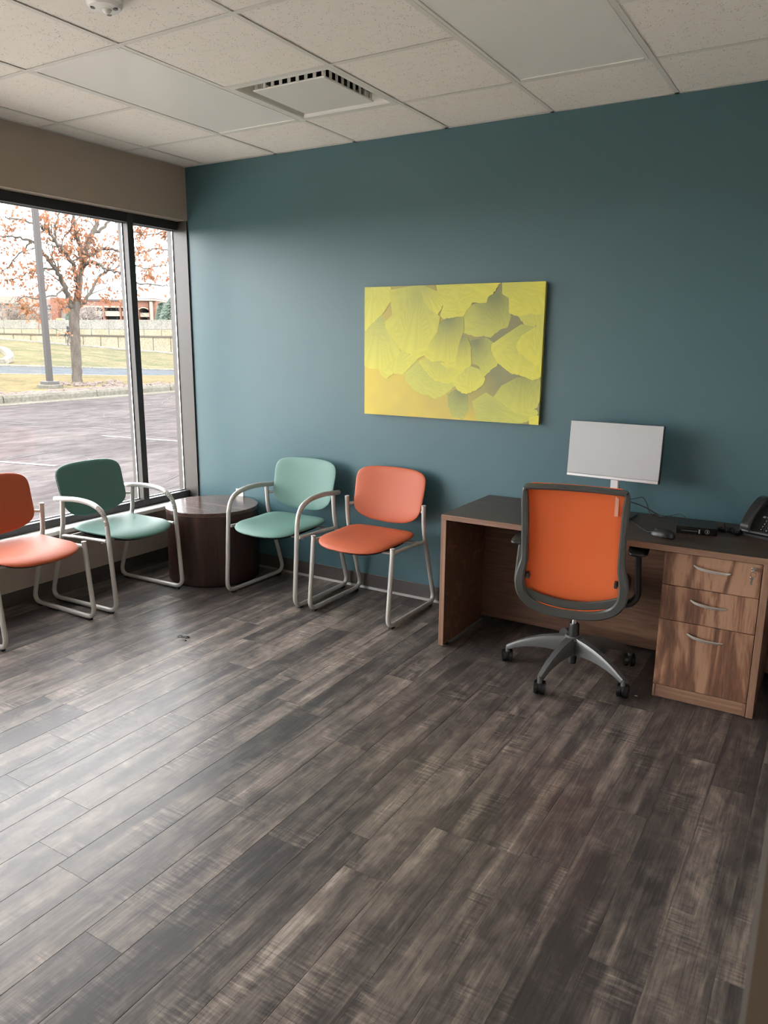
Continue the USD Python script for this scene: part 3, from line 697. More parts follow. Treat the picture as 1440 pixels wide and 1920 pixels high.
pc = thing('mini_computer', 'small flat black desktop computer beside the telephone', 'computer', (3.572, -.372, DZ), 9)
obj('case', cbox(-.091, .091, 0, .178, .003, .037, .002), M['black'], pc)
obj('front_panel', cbox(-.090, .090, -.004, .001, .004, .036, .0015), M['gloss_black'], pc)
obj('drive_slot', cbox(-.066, .006, -.005, -.003, .015, .021, .0004), mat('slot_grey', (.06, .06, .06), .4), pc)
obj('usb_port', cbox(.010, .017, -.0052, -.003, .008, .028, .0004), M['grey_mark'], pc)
lg = ringm(.0095, .0009, 0, 0, 0)
obj('round_logo', mov(lg, .048, -.0045, .020), M['grey_mark'], pc)
obj('logo_mark', cat_([mov(cbox(-.0018, .0012, -.0006, .0006, -.006, .006, .0002), .048, -.0045, .020), mov(cbox(.0008, .0035, -.0006, .0006, -.0045, .004, .0002), .048, -.0045, .020)]), M['grey_mark'], pc)
for q in range(14): obj('vent_slot', box(-.082 + q * .0098, -.077 + q * .0098, -.0048, -.0035, .0275, .0295), M['rubber'], pc, smooth=False)
for x_ in (-.08, .08):
    for y_ in (.015, .16): obj('foot', cyl(.006, 0, .004, (x_, y_), 12), M['rubber'], pc)

mo = thing('mouse', 'dark grey computer mouse on the desk with its cord behind', 'mouse', (3.447, -.492, DZ), 72)
def mbend(s_, t_, k): return (s_ * (1 - .12 * (t_ / .057)), t_, .004 + (k if k > 0 else k * .1) * (1 - .25 * (t_ / .057)) )
obj('shell', pad(.031, .057, 2.6, .033, .02, mbend, power=2.2), mat('mouse_black', (.014, .0145, .015), .42), mo, smooth=60)
obj('wheel', mov(rot(lathe([(0, -.003), (.009, -.003), (.009, .003), (0, .003)], 20), math.pi / 2, (0, 1, 0)), 0, .034, .026), M['rubber'], mo)
obj('cord', tube(spline([(0, .056, .012), (.012, .085, .006), (.045, .13, .003), (.10, .19, .003), (.16, .27, .003)], 8), .0018, 8), M['black'], mo, smooth=60)

# telephone, leaning back on its foot
ph = thing('telephone', 'black desk telephone with white key marks at the right end of the desk', 'telephone', (3.868, -.225, DZ), -22)
ta = math.radians(38)
def slope(mm): return mov(rot(mm, ta, (1, 0, 0)), 0, -.07, .012)
obj('base', slope(cbox(-.095, .105, 0, .19, -.004, .020, .006)), M['black'], ph)
obj('foot', hull([(-.09, -.06, 0), (.10, -.06, 0), (-.09, .10, 0), (.10, .10, 0), (-.09, -.06, .012), (.10, -.06, .012), (-.09, .085, .115), (.10, .085, .115), (-.09, .10, .115), (.10, .10, .115)]), M['black'], ph)
hp = spline([(-.068, .004, .03), (-.068, .02, .048), (-.068, .09, .060), (-.068, .165, .050), (-.068, .195, .030)], 8)
wv = .5 + .5 * np.abs(np.linspace(-1, 1, len(hp))) ** 1.5
obj('handset', slope(sweep(hp, np.array([rrect(.046 + .006 * a, .020 + .020 * a, .007) for a in wv]), (0, -.2, 1))), mat('handset_black', (.02, .02, .02), .32), ph, smooth=40)
obj('handset_label', slope(cbox(-.086, -.056, -.004, .001, .022, .027, .0005)), M['grey_mark'], ph)
obj('display_bezel', slope(cbox(-.022, .095, .115, .182, .019, .024, .002)), M['gloss_black'], ph)
obj('display', slope(cbox(.006, .085, .128, .172, .0235, .0248, .0004)), M['lcd'], ph)
for r_ in range(4):
    for c_ in range(3):
        x_, y_ = -.008 + c_ * .026, .020 + r_ * .019
        kk = thing('key', parent=ph)
        obj('keycap', slope(cbox(x_ - .009, x_ + .009, y_ - .006, y_ + .006, .019, .0235, .0015)), M['gloss_black'], kk)
        t_ = meshkit.text_mesh('123456789*0#'[(3 - r_) * 3 + c_], .0072, .0004, bold=True)
        t_.apply_translation((x_ - .0025, y_ - .0036, .0235)); obj('key_digit', slope(t_), M['key_mark'], kk, smooth=False)
for c_ in range(3):
    obj('soft_key', slope(cbox(-.015 + c_ * .03, .003 + c_ * .03, .098, .105, .019, .0235, .001)), M['grey_mark'], ph)
obj('side_key', slope(cbox(-.034, -.022, .095, .105, .019, .0235, .001)), M['grey_mark'], ph)
obj('front_badge', slope(cbox(.045, .075, .002, .008, .0195, .0206, .0004)), M['grey_mark'], ph)
# coiled cord lying in a ring by the phone
cp = []
for q in range(0, 420):
    a = q / 420 * 2 * math.pi * .93; cx_ = .046 * math.cos(a + 2.6); cy_ = .028 * math.sin(a + 2.6); w_ = q * .62
    cp.append((cx_ * (1 + .14 * math.cos(w_)), cy_ * (1 + .2 * math.cos(w_)), .0095 + .0070 * math.sin(w_)))
cp += [(cp[-1][0] - .004, cp[-1][1] + .01, .02), (cp[-1][0] - .008, cp[-1][1] + .012, .034)]
cc = thing('phone_cord', 'black coiled phone cord lying in a ring between computer and telephone', 'cord', (3.700, -.225, DZ))
obj('coil', tube(cp, .0021, 6), M['black'], cc, smooth=60)

# monitor and power cables
cb = thing('cable', 'black video cable running from the monitor stand down to the desk', 'cable', (0, 0, 0))
obj('cable_run', tube(spline([(3.13, -.115, .93), (3.14, -.085, .84), (3.18, -.07, .802), (3.225, -.07, .792), (3.275, -.07, .776), (3.32, -.07, .755), (3.345, -.072, .745), (3.36, -.085, .742)], 8), .0034, 8), M['black'], cb, smooth=60)
cb = thing('cable', 'thin black cable arching above the desk beside the monitor stand', 'cable', (0, 0, 0))
obj('cable_run', tube(spline([(3.10, -.05, .741), (3.11, -.04, .77), (3.16, -.04, .800), (3.21, -.04, .814), (3.245, -.04, .824), (3.268, -.04, .795), (3.285, -.04, .752), (3.30, -.044, .742), (3.33, -.03, .742)], 8), .0022, 8), M['black'], cb, smooth=60)
cb = thing('cable', 'thin black cable looping over the desk behind the small computer', 'cable', (0, 0, 0))
obj('cable_run', tube(spline([(3.345, -.135, .742), (3.375, -.12, .748), (3.41, -.105, .760), (3.445, -.12, .774), (3.475, -.155, .776), (3.492, -.185, .768)], 8), .0020, 8), M['black'], cb, smooth=60)

# wall outlet behind the armchair
wo = thing('wall_outlet', 'small white wall outlet half hidden behind the drum table', 'outlet', (.405, 0, .50))
obj('cover_plate', cbox(-.035, .035, -.006, -.0003, -.057, .057, .002), M['plastic_white'], wo)
for z in (-.02, .02): obj('socket', cbox(-.014, .014, -.0075, -.005, z - .013, z + .013, .001), M['plastic_white'], wo)

# black scraps on the floor
sc = thing('twist_tie', 'small black bent scrap on the floor in front of the chairs', 'scrap', (1.116, -1.29, 0))
obj('strip', sweep(spline([(-.028, -.012, .003), (-.02, .005, .008), (0, .006, .004), (.018, .014, .009), (.034, .012, .004)], 6), rrect(.008, .0025, .0005), (0, 0, 1)), M['rubber'], sc)
obj('strip', sweep(spline([(-.01, -.002, .004), (.012, .018, .006), (.03, .024, .003)], 5), rrect(.006, .002, .0005), (0, 0, 1)), M['rubber'], sc)
sc = thing('scrap', 'tiny black crumb beside the bent scrap on the floor', 'scrap', (1.155, -1.315, 0))
obj('crumb', hull([(-.012, -.005, .0002), (.012, -.008, .0002), (.014, .006, .0002), (-.008, .008, .0002), (-.006, 0, .006), (.006, .001, .007)]), M['rubber'], sc)
sc = thing('scrap', 'tiny white scrap on the floor beside the drawer pedestal', 'scrap', (3.425, -.665, 0))
obj('crumb', hull([(-.008, -.002, .0002), (.008, -.003, .0002), (.007, .003, .0002), (-.006, .003, .0002), (0, 0, .003)]), M['plastic_white'], sc)

# ------------------------------------------------------------------ canvas print of yellow ginkgo-like leaves
pcx0, pcx1, pcz0, pcz1 = 1.502, 2.652, 1.166, 1.934
pic = thing('canvas_print', 'large yellow canvas print of overlapping fan-shaped leaves on the teal wall', 'picture', (0, 0, 0))
CW, CH = pcx1 - pcx0, pcz1 - pcz0
obj('stretcher_body', box(pcx0 + .004, pcx1 - .004, -.034, -.001, pcz0 + .004, pcz1 - .004), M['canvas_side'], pic, smooth=False)
# homography from crop pixels (zoom of 660..1060 x 500..820 at 3.6) to canvas (0..1, 0..1)
src = np.array([(93, 147), (1302, 96), (1250, 1056), (83, 995)], float); dst = np.array([(0, 1), (1, 1), (1, 0), (0, 0)], float)
A_ = []
for (x, y), (u, v_) in zip(src, dst):
    A_ += [[x, y, 1, 0, 0, 0, -u * x, -u * y, -u], [0, 0, 0, x, y, 1, -v_ * x, -v_ * y, -v_]]
Hm = np.linalg.svd(np.array(A_))[2][-1].reshape(3, 3)
def to_uv(p):
    q = np.c_[np.asarray(p, float), np.ones(len(p))] @ Hm.T; return q[:, :2] / q[:, 2:]
# ground of the print: blurred yellow to olive grey tones on a fine grid
gn = 70
gu, gv = np.meshgrid(np.linspace(0, 1, gn), np.linspace(0, 1, gn))
P_ = np.stack([gu * 3.1, gv * 2.1, gu * 0], -1)
n1_, n2_ = meshkit.fbm(P_ * 1.6, 3, 4), meshkit.fbm(P_ * 2.3 + 7, 3, 9)
Yc, Gc, Oc = np.array([.62, .48, .06]), np.array([.22, .22, .10]), np.array([.42, .32, .10])
wY = np.clip(1.25 - 1.1 * gu - .5 * gv + (n1_ - .5) * .9, 0, 1)[..., None]
wO = np.clip((n2_ - .45) * 2.2, 0, 1)[..., None] * np.clip(1.1 - np.abs(gu - .45) * 2, 0, 1)[..., None]
col = Gc * (1 - wY) + Yc * wY; col = col * (1 - .4 * wO) + Oc * .4 * wO
gv_ = np.stack([pcx0 + gu * CW, np.full_like(gu, -.0345), pcz0 + gv * CH], -1).reshape(-1, 3)
ii, jj = np.meshgrid(np.arange(gn - 1), np.arange(gn - 1), indexing='ij'); b_ = (ii * gn + jj).ravel()
gf = np.concatenate([np.stack([b_, b_ + 1, b_ + gn + 1], 1), np.stack([b_, b_ + gn + 1, b_ + gn], 1)])
obj('print_ground', trimesh.Trimesh(gv_, gf, process=False), M['print'], pic, smooth=False, colors=col.reshape(-1, 3))
LIT, MID, DEEP, OLV = (.62, .58, .075), (.53, .52, .09), (.40, .41, .095), (.20, .225, .085)
LEAF = [  # stem point, outline (crop pixels), rim colour, heart colour
    ((1150, 640), [(955, 880), (1010, 800), (1110, 745), (1250, 740), (1262, 860), (1235, 930), (1180, 975), (1080, 975), (1010, 940)], MID, OLV),
    ((930, 930), [(815, 905), (900, 850), (980, 900), (1090, 985), (1230, 960), (1240, 1000), (1150, 1035), (1050, 1050), (850, 1038)], MID, DEEP),
    ((1240, 1000), [(1195, 1010), (1250, 1000), (1250, 1056), (1198, 1052)], LIT, LIT),
    ((740, 830), [(650, 860), (700, 830), (770, 850), (775, 960), (740, 1020), (680, 1000), (655, 930)], DEEP, OLV),
    ((540, 640), [(365, 720), (440, 640), (560, 690), (690, 790), (640, 840), (560, 882), (520, 860), (470, 850), (430, 830), (370, 775)], MID, DEEP),
    ((830, 500), [(760, 600), (810, 500), (900, 480), (985, 540), (975, 650), (935, 680), (885, 725), (860, 660), (800, 640)], MID, OLV),
    ((960, 190), [(745, 330), (790, 270), (880, 240), (940, 190), (1040, 160), (1065, 230), (1058, 340), (1040, 400), (985, 420), (930, 470), (890, 458), (830, 462), (760, 440)], MID, OLV),
    ((1180, 110), [(1108, 310), (1150, 320), (1290, 300), (1290, 370), (1245, 395), (1232, 345), (1222, 398), (1170, 385)], MID, DEEP),
    ((1200, 60), [(1065, 200), (1075, 160), (1140, 190), (1300, 180), (1298, 300), (1240, 310), (1195, 302), (1160, 320), (1100, 318), (1065, 300)], LIT, MID),
    ((1060, 120), [(1020, 108), (1300, 97), (1298, 180), (1140, 188), (1080, 150), (1068, 210), (1020, 180)], LIT, MID),
    ((1160, 400), [(950, 520), (1050, 450), (1140, 390), (1230, 405), (1200, 470), (1300, 600), (1290, 720), (1210, 750), (1110, 712), (1080, 715), (1020, 665), (975, 630), (945, 560)], LIT, DEEP),
    ((1290, 390), [(1112, 520), (1150, 460), (1230, 410), (1285, 385), (1278, 660), (1240, 650), (1205, 630), (1170, 600), (1120, 565)], LIT, MID),
    ((600, 600), [(460, 640), (520, 615), (610, 650), (700, 690), (760, 690), (740, 730), (700, 755), (670, 770), (640, 780), (560, 760), (500, 700)], LIT, DEEP),
    ((800, 600), [(680, 770), (740, 720), (790, 670), (850, 690), (888, 750), (870, 790), (830, 820), (770, 850), (720, 830)], LIT, DEEP),
    ((730, 440), [(700, 570), (730, 470), (770, 470), (795, 540), (795, 660), (740, 690), (690, 672), (640, 672), (605, 655), (690, 640)], LIT, OLV),
    ((320, 520), [(165, 600), (260, 560), (340, 580), (440, 620), (390, 670), (340, 725), (290, 720), (278, 680), (270, 722), (235, 752), (195, 720)], LIT, MID),
    ((190, 330), [(95, 450), (140, 380), (205, 345), (280, 440), (322, 540), (310, 600), (250, 645), (220, 690), (175, 685), (130, 690), (93, 670)], LIT, DEEP),
    ((150, 130), [(93, 147), (260, 150), (265, 230), (200, 330), (150, 370), (94, 430)], LIT, MID),
    ((650, 330), [(500, 560), (545, 480), (590, 385), (660, 340), (745, 345), (750, 420), (720, 500), (690, 630), (640, 645), (600, 630), (540, 635), (500, 600)], LIT, OLV),
    ((640, 60), [(580, 122), (990, 106), (960, 160), (910, 205), (900, 238), (850, 238), (810, 235), (775, 285), (745, 325), (700, 335), (625, 345), (605, 330), (635, 235), (610, 240), (590, 180)], LIT, MID),
    ((490, 130), [(470, 130), (560, 170), (600, 185), (640, 225), (605, 270), (572, 325), (520, 300), (470, 215)], LIT, DEEP),
    ((455, 190), [(232, 380), (285, 330), (265, 170), (455, 133), (480, 240), (530, 300), (590, 340), (570, 440), (520, 510), (490, 590), (455, 612), (410, 590), (350, 570), (320, 530), (280, 480), (240, 420)], LIT, DEEP),
]
lr = random.Random(8)
for k_, (stem, outl, rim, heart) in enumerate(LEAF):
    o = np.array(outl, float); st = np.array(stem, float)
    # resample the outline and give it the scalloped rim of the leaf, except where it runs back to the stem
    pts = []
    for a, b in zip(o, np.roll(o, -1, 0)):
        L_ = np.linalg.norm(b - a); n_ = max(1, int(L_ / 13))
        for q in range(n_): pts.append(a + (b - a) * q / n_)
    pts = np.array(pts)
    sm = pts
    dist = np.linalg.norm(sm - st, axis=1); far = np.clip((dist / dist.max() - .45) * 2.2, 0, 1)
    jit = np.array([lr.uniform(-1, 1) for _ in pts]) * 5.0 * far
    sm = sm + (sm - st) / (dist[:, None] + 1e-6) * jit[:, None]
    uv = np.clip(to_uv(sm), 0.0, 1.0)
    pg = Polygon(uv).buffer(0)
    pg = pg.buffer(.007).intersection(Polygon([(0, 0), (1, 0), (1, 1), (0, 1)]))
    if pg.geom_type != 'Polygon': pg = max(pg.geoms, key=lambda g: g.area)
    sol = trimesh.creation.triangulate_polygon(pg, engine='earcut')
    v2, f2 = np.asarray(sol[0], float), np.asarray(sol[1])
    V_ = np.c_[v2[:, 0], np.zeros(len(v2)), v2[:, 1]]
    tm = trimesh.Trimesh(V_, f2, process=False)
    V_, f2 = trimesh.remesh.subdivide_to_size(tm.vertices, tm.faces, .035, max_iter=12)
    uvs = to_uv([st])[0]
    asp = CW / CH
    dx, dz = (V_[:, 0] - uvs[0]) * asp, V_[:, 2] - uvs[1]
    rr_ = np.hypot(dx, dz); rr_ /= rr_.max(); ang = np.arctan2(dz, dx)
    t_ = np.clip(rr_ * 1.15 - .12, 0, 1)[:, None] ** .8
    ve = (.5 + .5 * np.sin(ang * 46 + 3 * np.sin(ang * 9)))[:, None]
    colr = np.array(heart) * (1 - t_) + np.array(rim) * t_
    colr = colr * (.955 + .09 * ve)
    W3 = np.stack([pcx0 + V_[:, 0] * CW, np.full(len(V_), -.0346 - .00012 * (k_ + 1)), pcz0 + V_[:, 2] * CH], 1)
    ff = np.asarray(f2)
    nrm = np.cross(W3[ff[0, 1]] - W3[ff[0, 0]], W3[ff[0, 2]] - W3[ff[0, 0]])
    if nrm[1] > 0: ff = ff[:, ::-1]
    obj('printed_leaf', trimesh.Trimesh(W3, ff, process=False), M['print'], pic, smooth=False, colors=colr)

# ------------------------------------------------------------------ outside: car park, kerbed island, road, bank, wall, garage
def pos(u, v, t):
    """The place at depth t seen at pixel (u, v): how the surveyed spots outside were measured."""
    return CAM + t * np.array([(u - 720) / FPX, (v - 960) / FPX, 1.0]) @ RC
SL = .045
lot_z = lambda x: -.1 + SL * (-x - 1.5)
def two_tone(name, a, b, scale, rough=.9, third=None, stretch=(1, 1, 1), bump=None, ramp=(.38, .62)):
    n = {'tc': ('texture_coordinate', {}), 'mp': ('mapping', {'scale': stretch}), 'n': ('noise_texture', {'scale': scale, 'detail': 5.0, 'roughness': .62}), 'n2': ('noise_texture', {'scale': scale * 11, 'detail': 4.0, 'roughness': .7}),
         'r': ('rgb_ramp', {'ramp': [(ramp[0], a), (ramp[1], b)]}), 'r2': ('rgb_ramp', {'ramp': [(.3, (.55, .55, .55)), (.7, (1.3, 1.3, 1.3))]}), 'mx': ('mix', {'mix_type': 'multiply', 'fac': .8}),
         'p': ('principled_bsdf', {'roughness': rough, 'specular_ior_level': .0})}
    l = [('tc.object', 'mp.vector'), ('mp.vector', 'n.vector'), ('mp.vector', 'n2.vector'), ('n.fac', 'r.fac'), ('n2.fac', 'r2.fac'), ('r.color', 'mx.color1'), ('r2.color', 'mx.color2'), ('mx.color', 'p.base_color')]
    if bump:
        n['b'] = ('bump', {'strength': bump, 'distance': .02}); l += [('n2.fac', 'b.height'), ('b.normal', 'p.normal')]
    return usdkit.material(stage, '/World/Looks/' + name, n, l, surface='p.BSDF')
M['asphalt'] = two_tone('old_asphalt', (.053, .047, .047), (.072, .064, .063), .55, stretch=(1, .35, 1), bump=.3)
M['road'] = two_tone('road_asphalt', (.053, .058, .063), (.063, .068, .074), .4)
M['concrete'] = two_tone('kerb_concrete', (.085, .080, .066), (.105, .099, .083), 1.4)
M['walk'] = two_tone('walk_concrete', (0.1440, 0.1350, 0.1152), (0.1656, 0.1566, 0.1368), 1.0)
M['dry_grass'] = two_tone('dry_grass', (.110, .088, .052), (.076, .068, .042), .9, bump=.8, ramp=(.36, .64))
M['bank_grass'] = two_tone('bank_grass', (.104, .088, .058), (.056, .060, .036), .55, bump=.8, ramp=(.34, .66))
M['wallc'] = two_tone('retaining_wall', (0.1669, 0.1480, 0.1040), (0.1890, 0.1701, 0.1260), .8)
M['barrier'] = two_tone('barrier_concrete', (0.1354, 0.1292, 0.1134), (0.1638, 0.1575, 0.1418), .7)
M['crack'] = mat('asphalt_crack', (0.0162, 0.0151, 0.0162), .9)
M['paint'] = mat('worn_line_paint', (.064, .060, .060), .8)
M['pole'] = mat('pole_paint', (0.0288, 0.0254, 0.0239), .6, spec=.25)
M['bark'] = two_tone('bark', (0.0520, 0.0440, 0.0367), (0.0826, 0.0723, 0.0612), 9.0, stretch=(1, 1, .18), bump=.6)
M['brick'] = two_tone('brick_face', (.135, .066, .048), (.155, .082, .060), .5)
M['cream'] = mat('cream_band', (.19, .165, .125), .8)
M['void'] = mat('garage_inside', (0.0162, 0.0173, 0.0216), .8)
M['lamp_in'] = mat('garage_lamp', (0.1080, 0.1080, 0.1080), .5)
M['twig'] = mat('twig_grey', (.135, .112, .10), .9)
M['conifer'] = mat('conifer_green', (.068, .092, .070), .9)
M['yellow'] = mat('yellow_paint', (0.1512, 0.1188, 0.0072), .5)

# the car park sloping up from the building
def ground(name, pts, mat_, label, kind='structure', thick=.3, cat=None):
    pts = np.asarray(pts, float); n_ = len(pts)
    V_ = np.vstack([pts, pts - (0, 0, thick)])
    F_ = [(0, k, k + 1) for k in range(1, n_ - 1)]
    F_ += [(n_, n_ + k + 1, n_ + k) for k in range(1, n_ - 1)]
    for k in range(n_):
        a, b = k, (k + 1) % n_; F_ += [(a, a + n_, b + n_), (a, b + n_, b)]
    m_ = trimesh.Trimesh(V_, F_, process=False); m_.fix_normals()
    return obj(name, m_, mat_, smooth=False, label=label, kind=kind, cat=cat)
KX0, KX1 = -10.55, -11.05                          # kerb line at y = 4 and y = 12
kx = lambda y: KX0 + (KX1 - KX0) * (y - 4) / 8
ground('walkway', [(-.3, 60, -.02), (-.3, -60, -.02), (-1.85, -60, -.04), (-1.85, 60, -.04)], M['walk'], 'pale concrete walk right outside the windows')
ground('parking_lot', [(-1.85, 60, lot_z(-1.85)), (-1.85, -60, lot_z(-1.85)), (kx(-60), -60, lot_z(kx(-60))), (kx(60), 60, lot_z(kx(60)))], M['asphalt'], 'greyish pink asphalt car park outside the windows')
rc = random.Random(21)
def strip_on_lot(pts, w, mat_, name, label, cat, lift=.004, parent=None):
    p = np.array([(x, y, lot_z(x) + lift) for x, y in pts]); t_ = np.gradient(p, axis=0); n_ = np.stack([-t_[:, 1], t_[:, 0], 0 * t_[:, 0]], 1); n_ /= np.linalg.norm(n_, axis=1)[:, None]
    a, b = p + n_ * w / 2, p - n_ * w / 2; a[:, 2] = lot_z(a[:, 0]) + lift; b[:, 2] = lot_z(b[:, 0]) + lift
    V_ = np.vstack([a, b]); k = len(p); F_ = []
    for q in range(k - 1): F_ += [(q, q + k, q + k + 1), (q, q + k + 1, q + 1)]
    return trimesh.Trimesh(V_, F_, process=False)
ck = []
for q in range(34):
    x, y = rc.uniform(-9.8, -2.2), rc.uniform(-1, 11); a = rc.choice([1.35, 1.6, 1.75, .2, -.1]) + rc.uniform(-.2, .2); P_ = [(x, y)]
    for s_ in range(rc.randint(5, 14)):
        a += rc.uniform(-.35, .35); x += .28 * math.cos(a); y += .28 * math.sin(a); P_.append((min(-1.7, max(-10.3, x)), y))
    ck.append(strip_on_lot(P_, rc.uniform(.012, .03), None, '', '', ''))
ground('forecourt', [(-1.85, -1.25, -.055), (-1.85, -60, -.055), (-7.2, -60, lot_z(-7.2) + .03), (-7.2, -1.25, lot_z(-7.2) + .03)], mat('forecourt_concrete', (.52, .49, .43), .9, spec=0.0), 'pale concrete forecourt further along the building')
obj('asphalt_cracks', cat_(ck), M['crack'], label='thin dark cracks running over the asphalt car park', cat='cracks', kind='stuff', smooth=False)
for q, (xa, ya, xb, yb) in enumerate(((-6.0, 3.9, -4.4, 4.6), (-6.0, 6.6, -4.4, 7.3), (-6.0, 1.2, -4.4, 1.9))):
    obj('parking_line', strip_on_lot([(xa, ya), ((xa + xb) / 2, (ya + yb) / 2), (xb, yb)], .09, None, '', '', ''), M['paint'], smooth=False, cat='painted line', kind='structure',
        label=['worn white parking line in the middle of the car park', 'worn white parking line further away behind the mullion', 'worn white parking line near the left edge'][q])

# kerb stones along the island
ks_ = thing('kerb', 'pale concrete kerb between the car park and the rock bed', 'kerb', kind='structure')
ystones = np.arange(-14, 26, 2.4)
for a, b in zip(ystones[:-1], ystones[1:]):
    prof = lambda y: [(kx(y) + .02, y, lot_z(kx(y)) - .1), (kx(y) + .015, y, lot_z(kx(y)) + .10), (kx(y) - .01, y, lot_z(kx(y)) + .15), (kx(y) - .17, y, lot_z(kx(y)) + .155), (kx(y) - .17, y, lot_z(kx(y)) - .1)]
    obj('kerb_stone', hull(prof(a + .008) + prof(b - .008)), M['concrete'], ks_, smooth=False)
obj('gutter', hull([(kx(y) + dx, y, lot_z(kx(y) + dx) + .006 - dz) for y in (-14, 26) for dx in (.02, .34) for dz in (0, .05)]), M['concrete'], ks_, smooth=False)

# terrain: kerb back -> near road edge -> far road edge -> foot of the wall, falling to the right (north)
zr = lambda y: .53 - .045 * (np.clip(y, -5, 26) - 10.5)
WL, WR = pos(0, 636.5, 70), pos(335, 664.5, 70)       # foot of the wall left and right
wdir = (WR - WL)[:2]; wdir = wdir / np.linalg.norm(wdir)
def ruled(lines, n_, noise=0.0, sub=6):
    """surface over polylines given as arrays of the same length"""
    L = [np.asarray(l, float) for l in lines]; rows = []
    for a, b in zip(L[:-1], L[1:]):
        for q in range(sub): rows.append(a + (b - a) * q / sub)
    rows.append(L[-1]); G = np.array(rows)
    if noise:
        nz = meshkit.fbm(G.reshape(-1, 3) * .5, 3, 2).reshape(G.shape[:2]) - .5; nz[0] = nz[-1] = 0; G[..., 2] += noise * nz
    r_, c_ = G.shape[:2]; i, j = np.meshgrid(np.arange(r_ - 1), np.arange(c_ - 1), indexing='ij'); b0 = (i * c_ + j).ravel()
    F_ = np.concatenate([np.stack([b0, b0 + 1, b0 + c_ + 1], 1), np.stack([b0, b0 + c_ + 1, b0 + c_], 1)])
    V_ = G.reshape(-1, 3); nrm = np.cross(V_[F_[0, 1]] - V_[F_[0, 0]], V_[F_[0, 2]] - V_[F_[0, 0]])
    if nrm[2] < 0: F_ = F_[:, ::-1]
    return trimesh.Trimesh(V_, F_, process=False)
Y = np.linspace(-14, 40, 55)
la = np.array([(kx(y) - .16, y, lot_z(kx(y)) + .10) for y in Y]); lm = np.array([(-14.4, y, lot_z(kx(y)) + .12) for y in Y]); lb = np.array([(-19.0, y, zr(y)) for y in Y]); lc = np.array([(-25.4, y * 1.0, zr(y - 4)) for y in Y])
obj('island_grass', ruled([la, lm, lb - (0, 0, .02)], 55, .04, 6), M['dry_grass'], label='yellow dry grass island around the tree', cat='grass', kind='stuff', smooth=True)
obj('road', ruled([lb - (0, 0, .01), lc - (0, 0, .01)], 55, 0, 3), M['road'], label='blue-grey asphalt road beyond the tree', kind='structure', smooth=True)
for nm, ln, lab, up, hh in (('road_kerb', lb, 'near pale kerb of the road', -.012, .03), ('road_kerb', lc, 'far pale kerb of the road below the grass bank', .02, .07)):
    m_ = sweep(ln + (0, 0, up), rrect(.22, hh, .01), (0, 0, 1)); obj(nm, m_, M['walk'], label=lab, kind='structure', smooth=False)
tt = np.linspace(-.35, 1.45, 55); ld = np.array([WL + (WR - WL) * q for q in tt])
lc2 = np.array([(-25.5, y, z) for y, z in zip(np.interp(tt, [-.35, 0, 1, 1.45], [2, 14.4, 24.4, 30]), np.interp(np.interp(tt, [-.35, 0, 1, 1.45], [2, 14.4, 24.4, 30]), Y, lc[:, 2]))])
obj('grass_bank', ruled([lc2 - (0, 0, .02), (lc2 * .45 + ld * .55) + (0, 0, .05), ld + (0, 0, .0)], 55, .5, 10), M['bank_grass'], label='green and yellow grass bank rising to the concrete wall', cat='grass', kind='stuff', smooth=True)
obj('far_ground', box(-420, -1.4, -220, 420, -1.6, -1.2), M['bank_grass'], label='ground further out', kind='structure', smooth=False)
# short curved kerb at the far left of the bank
cp_ = spline([pos(-14, 655, 36), pos(4, 656, 36), pos(14, 662, 35), pos(19, 669, 34), pos(17, 674, 33.5), pos(5, 680, 33)], 6)
obj('curved_kerb', sweep(cp_ + (0, 0, .02), rrect(.3, .25, .03), (0, 0, 1)), M['walk'], label='curved pale kerb end on the grass bank at the left', kind='structure', smooth=False)

# river rocks in the island bed
rk = []
rr2 = random.Random(31)
ico = trimesh.creation.icosphere(1, 1.0)
for q in range(620):
    y = rr2.uniform(-1, 11.2); d_ = abs(rr2.gauss(0, .5))
    x = kx(y) - .2 - .6 * (d_ if y < 9.2 else d_ * .5)
    if 8.6 < y < 10.6 and rr2.random() < .75: x -= rr2.uniform(0, 2.6)
    if x < -14.2: continue
    f_ = np.clip((kx(y) - .16 - x) / (19 + kx(y)), 0, 1); z = lot_z(kx(y)) + .105
    m_ = ico.copy(); s_ = rr2.uniform(.045, .095); m_.vertices *= (s_ * rr2.uniform(.8, 1.5), s_ * rr2.uniform(.8, 1.5), s_ * rr2.uniform(.5, .8))
    m_.vertices += np.array([[rr2.uniform(-.012, .012) for _ in range(3)] for _ in m_.vertices]); rk.append(mov(m_, x, y, z + .012))
n_ = {'g': ('geometry', {}), 'r': ('rgb_ramp', {'ramp': [(0, (.06, .042, .034)), (.3, (.088, .075, .06)), (.6, (.115, .10, .082)), (1, (.135, .122, .105))]}), 'p': ('principled_bsdf', {'roughness': .85})}
M['rocks'] = usdkit.material(stage, '/World/Looks/river_rock', n_, [('g.random_per_island', 'r.fac'), ('r.color', 'p.base_color')], surface='p.BSDF')
obj('rock_bed', cat_(rk), M['rocks'], label='bed of pale and reddish river rocks behind the kerb', cat='rocks', kind='stuff', smooth=False)

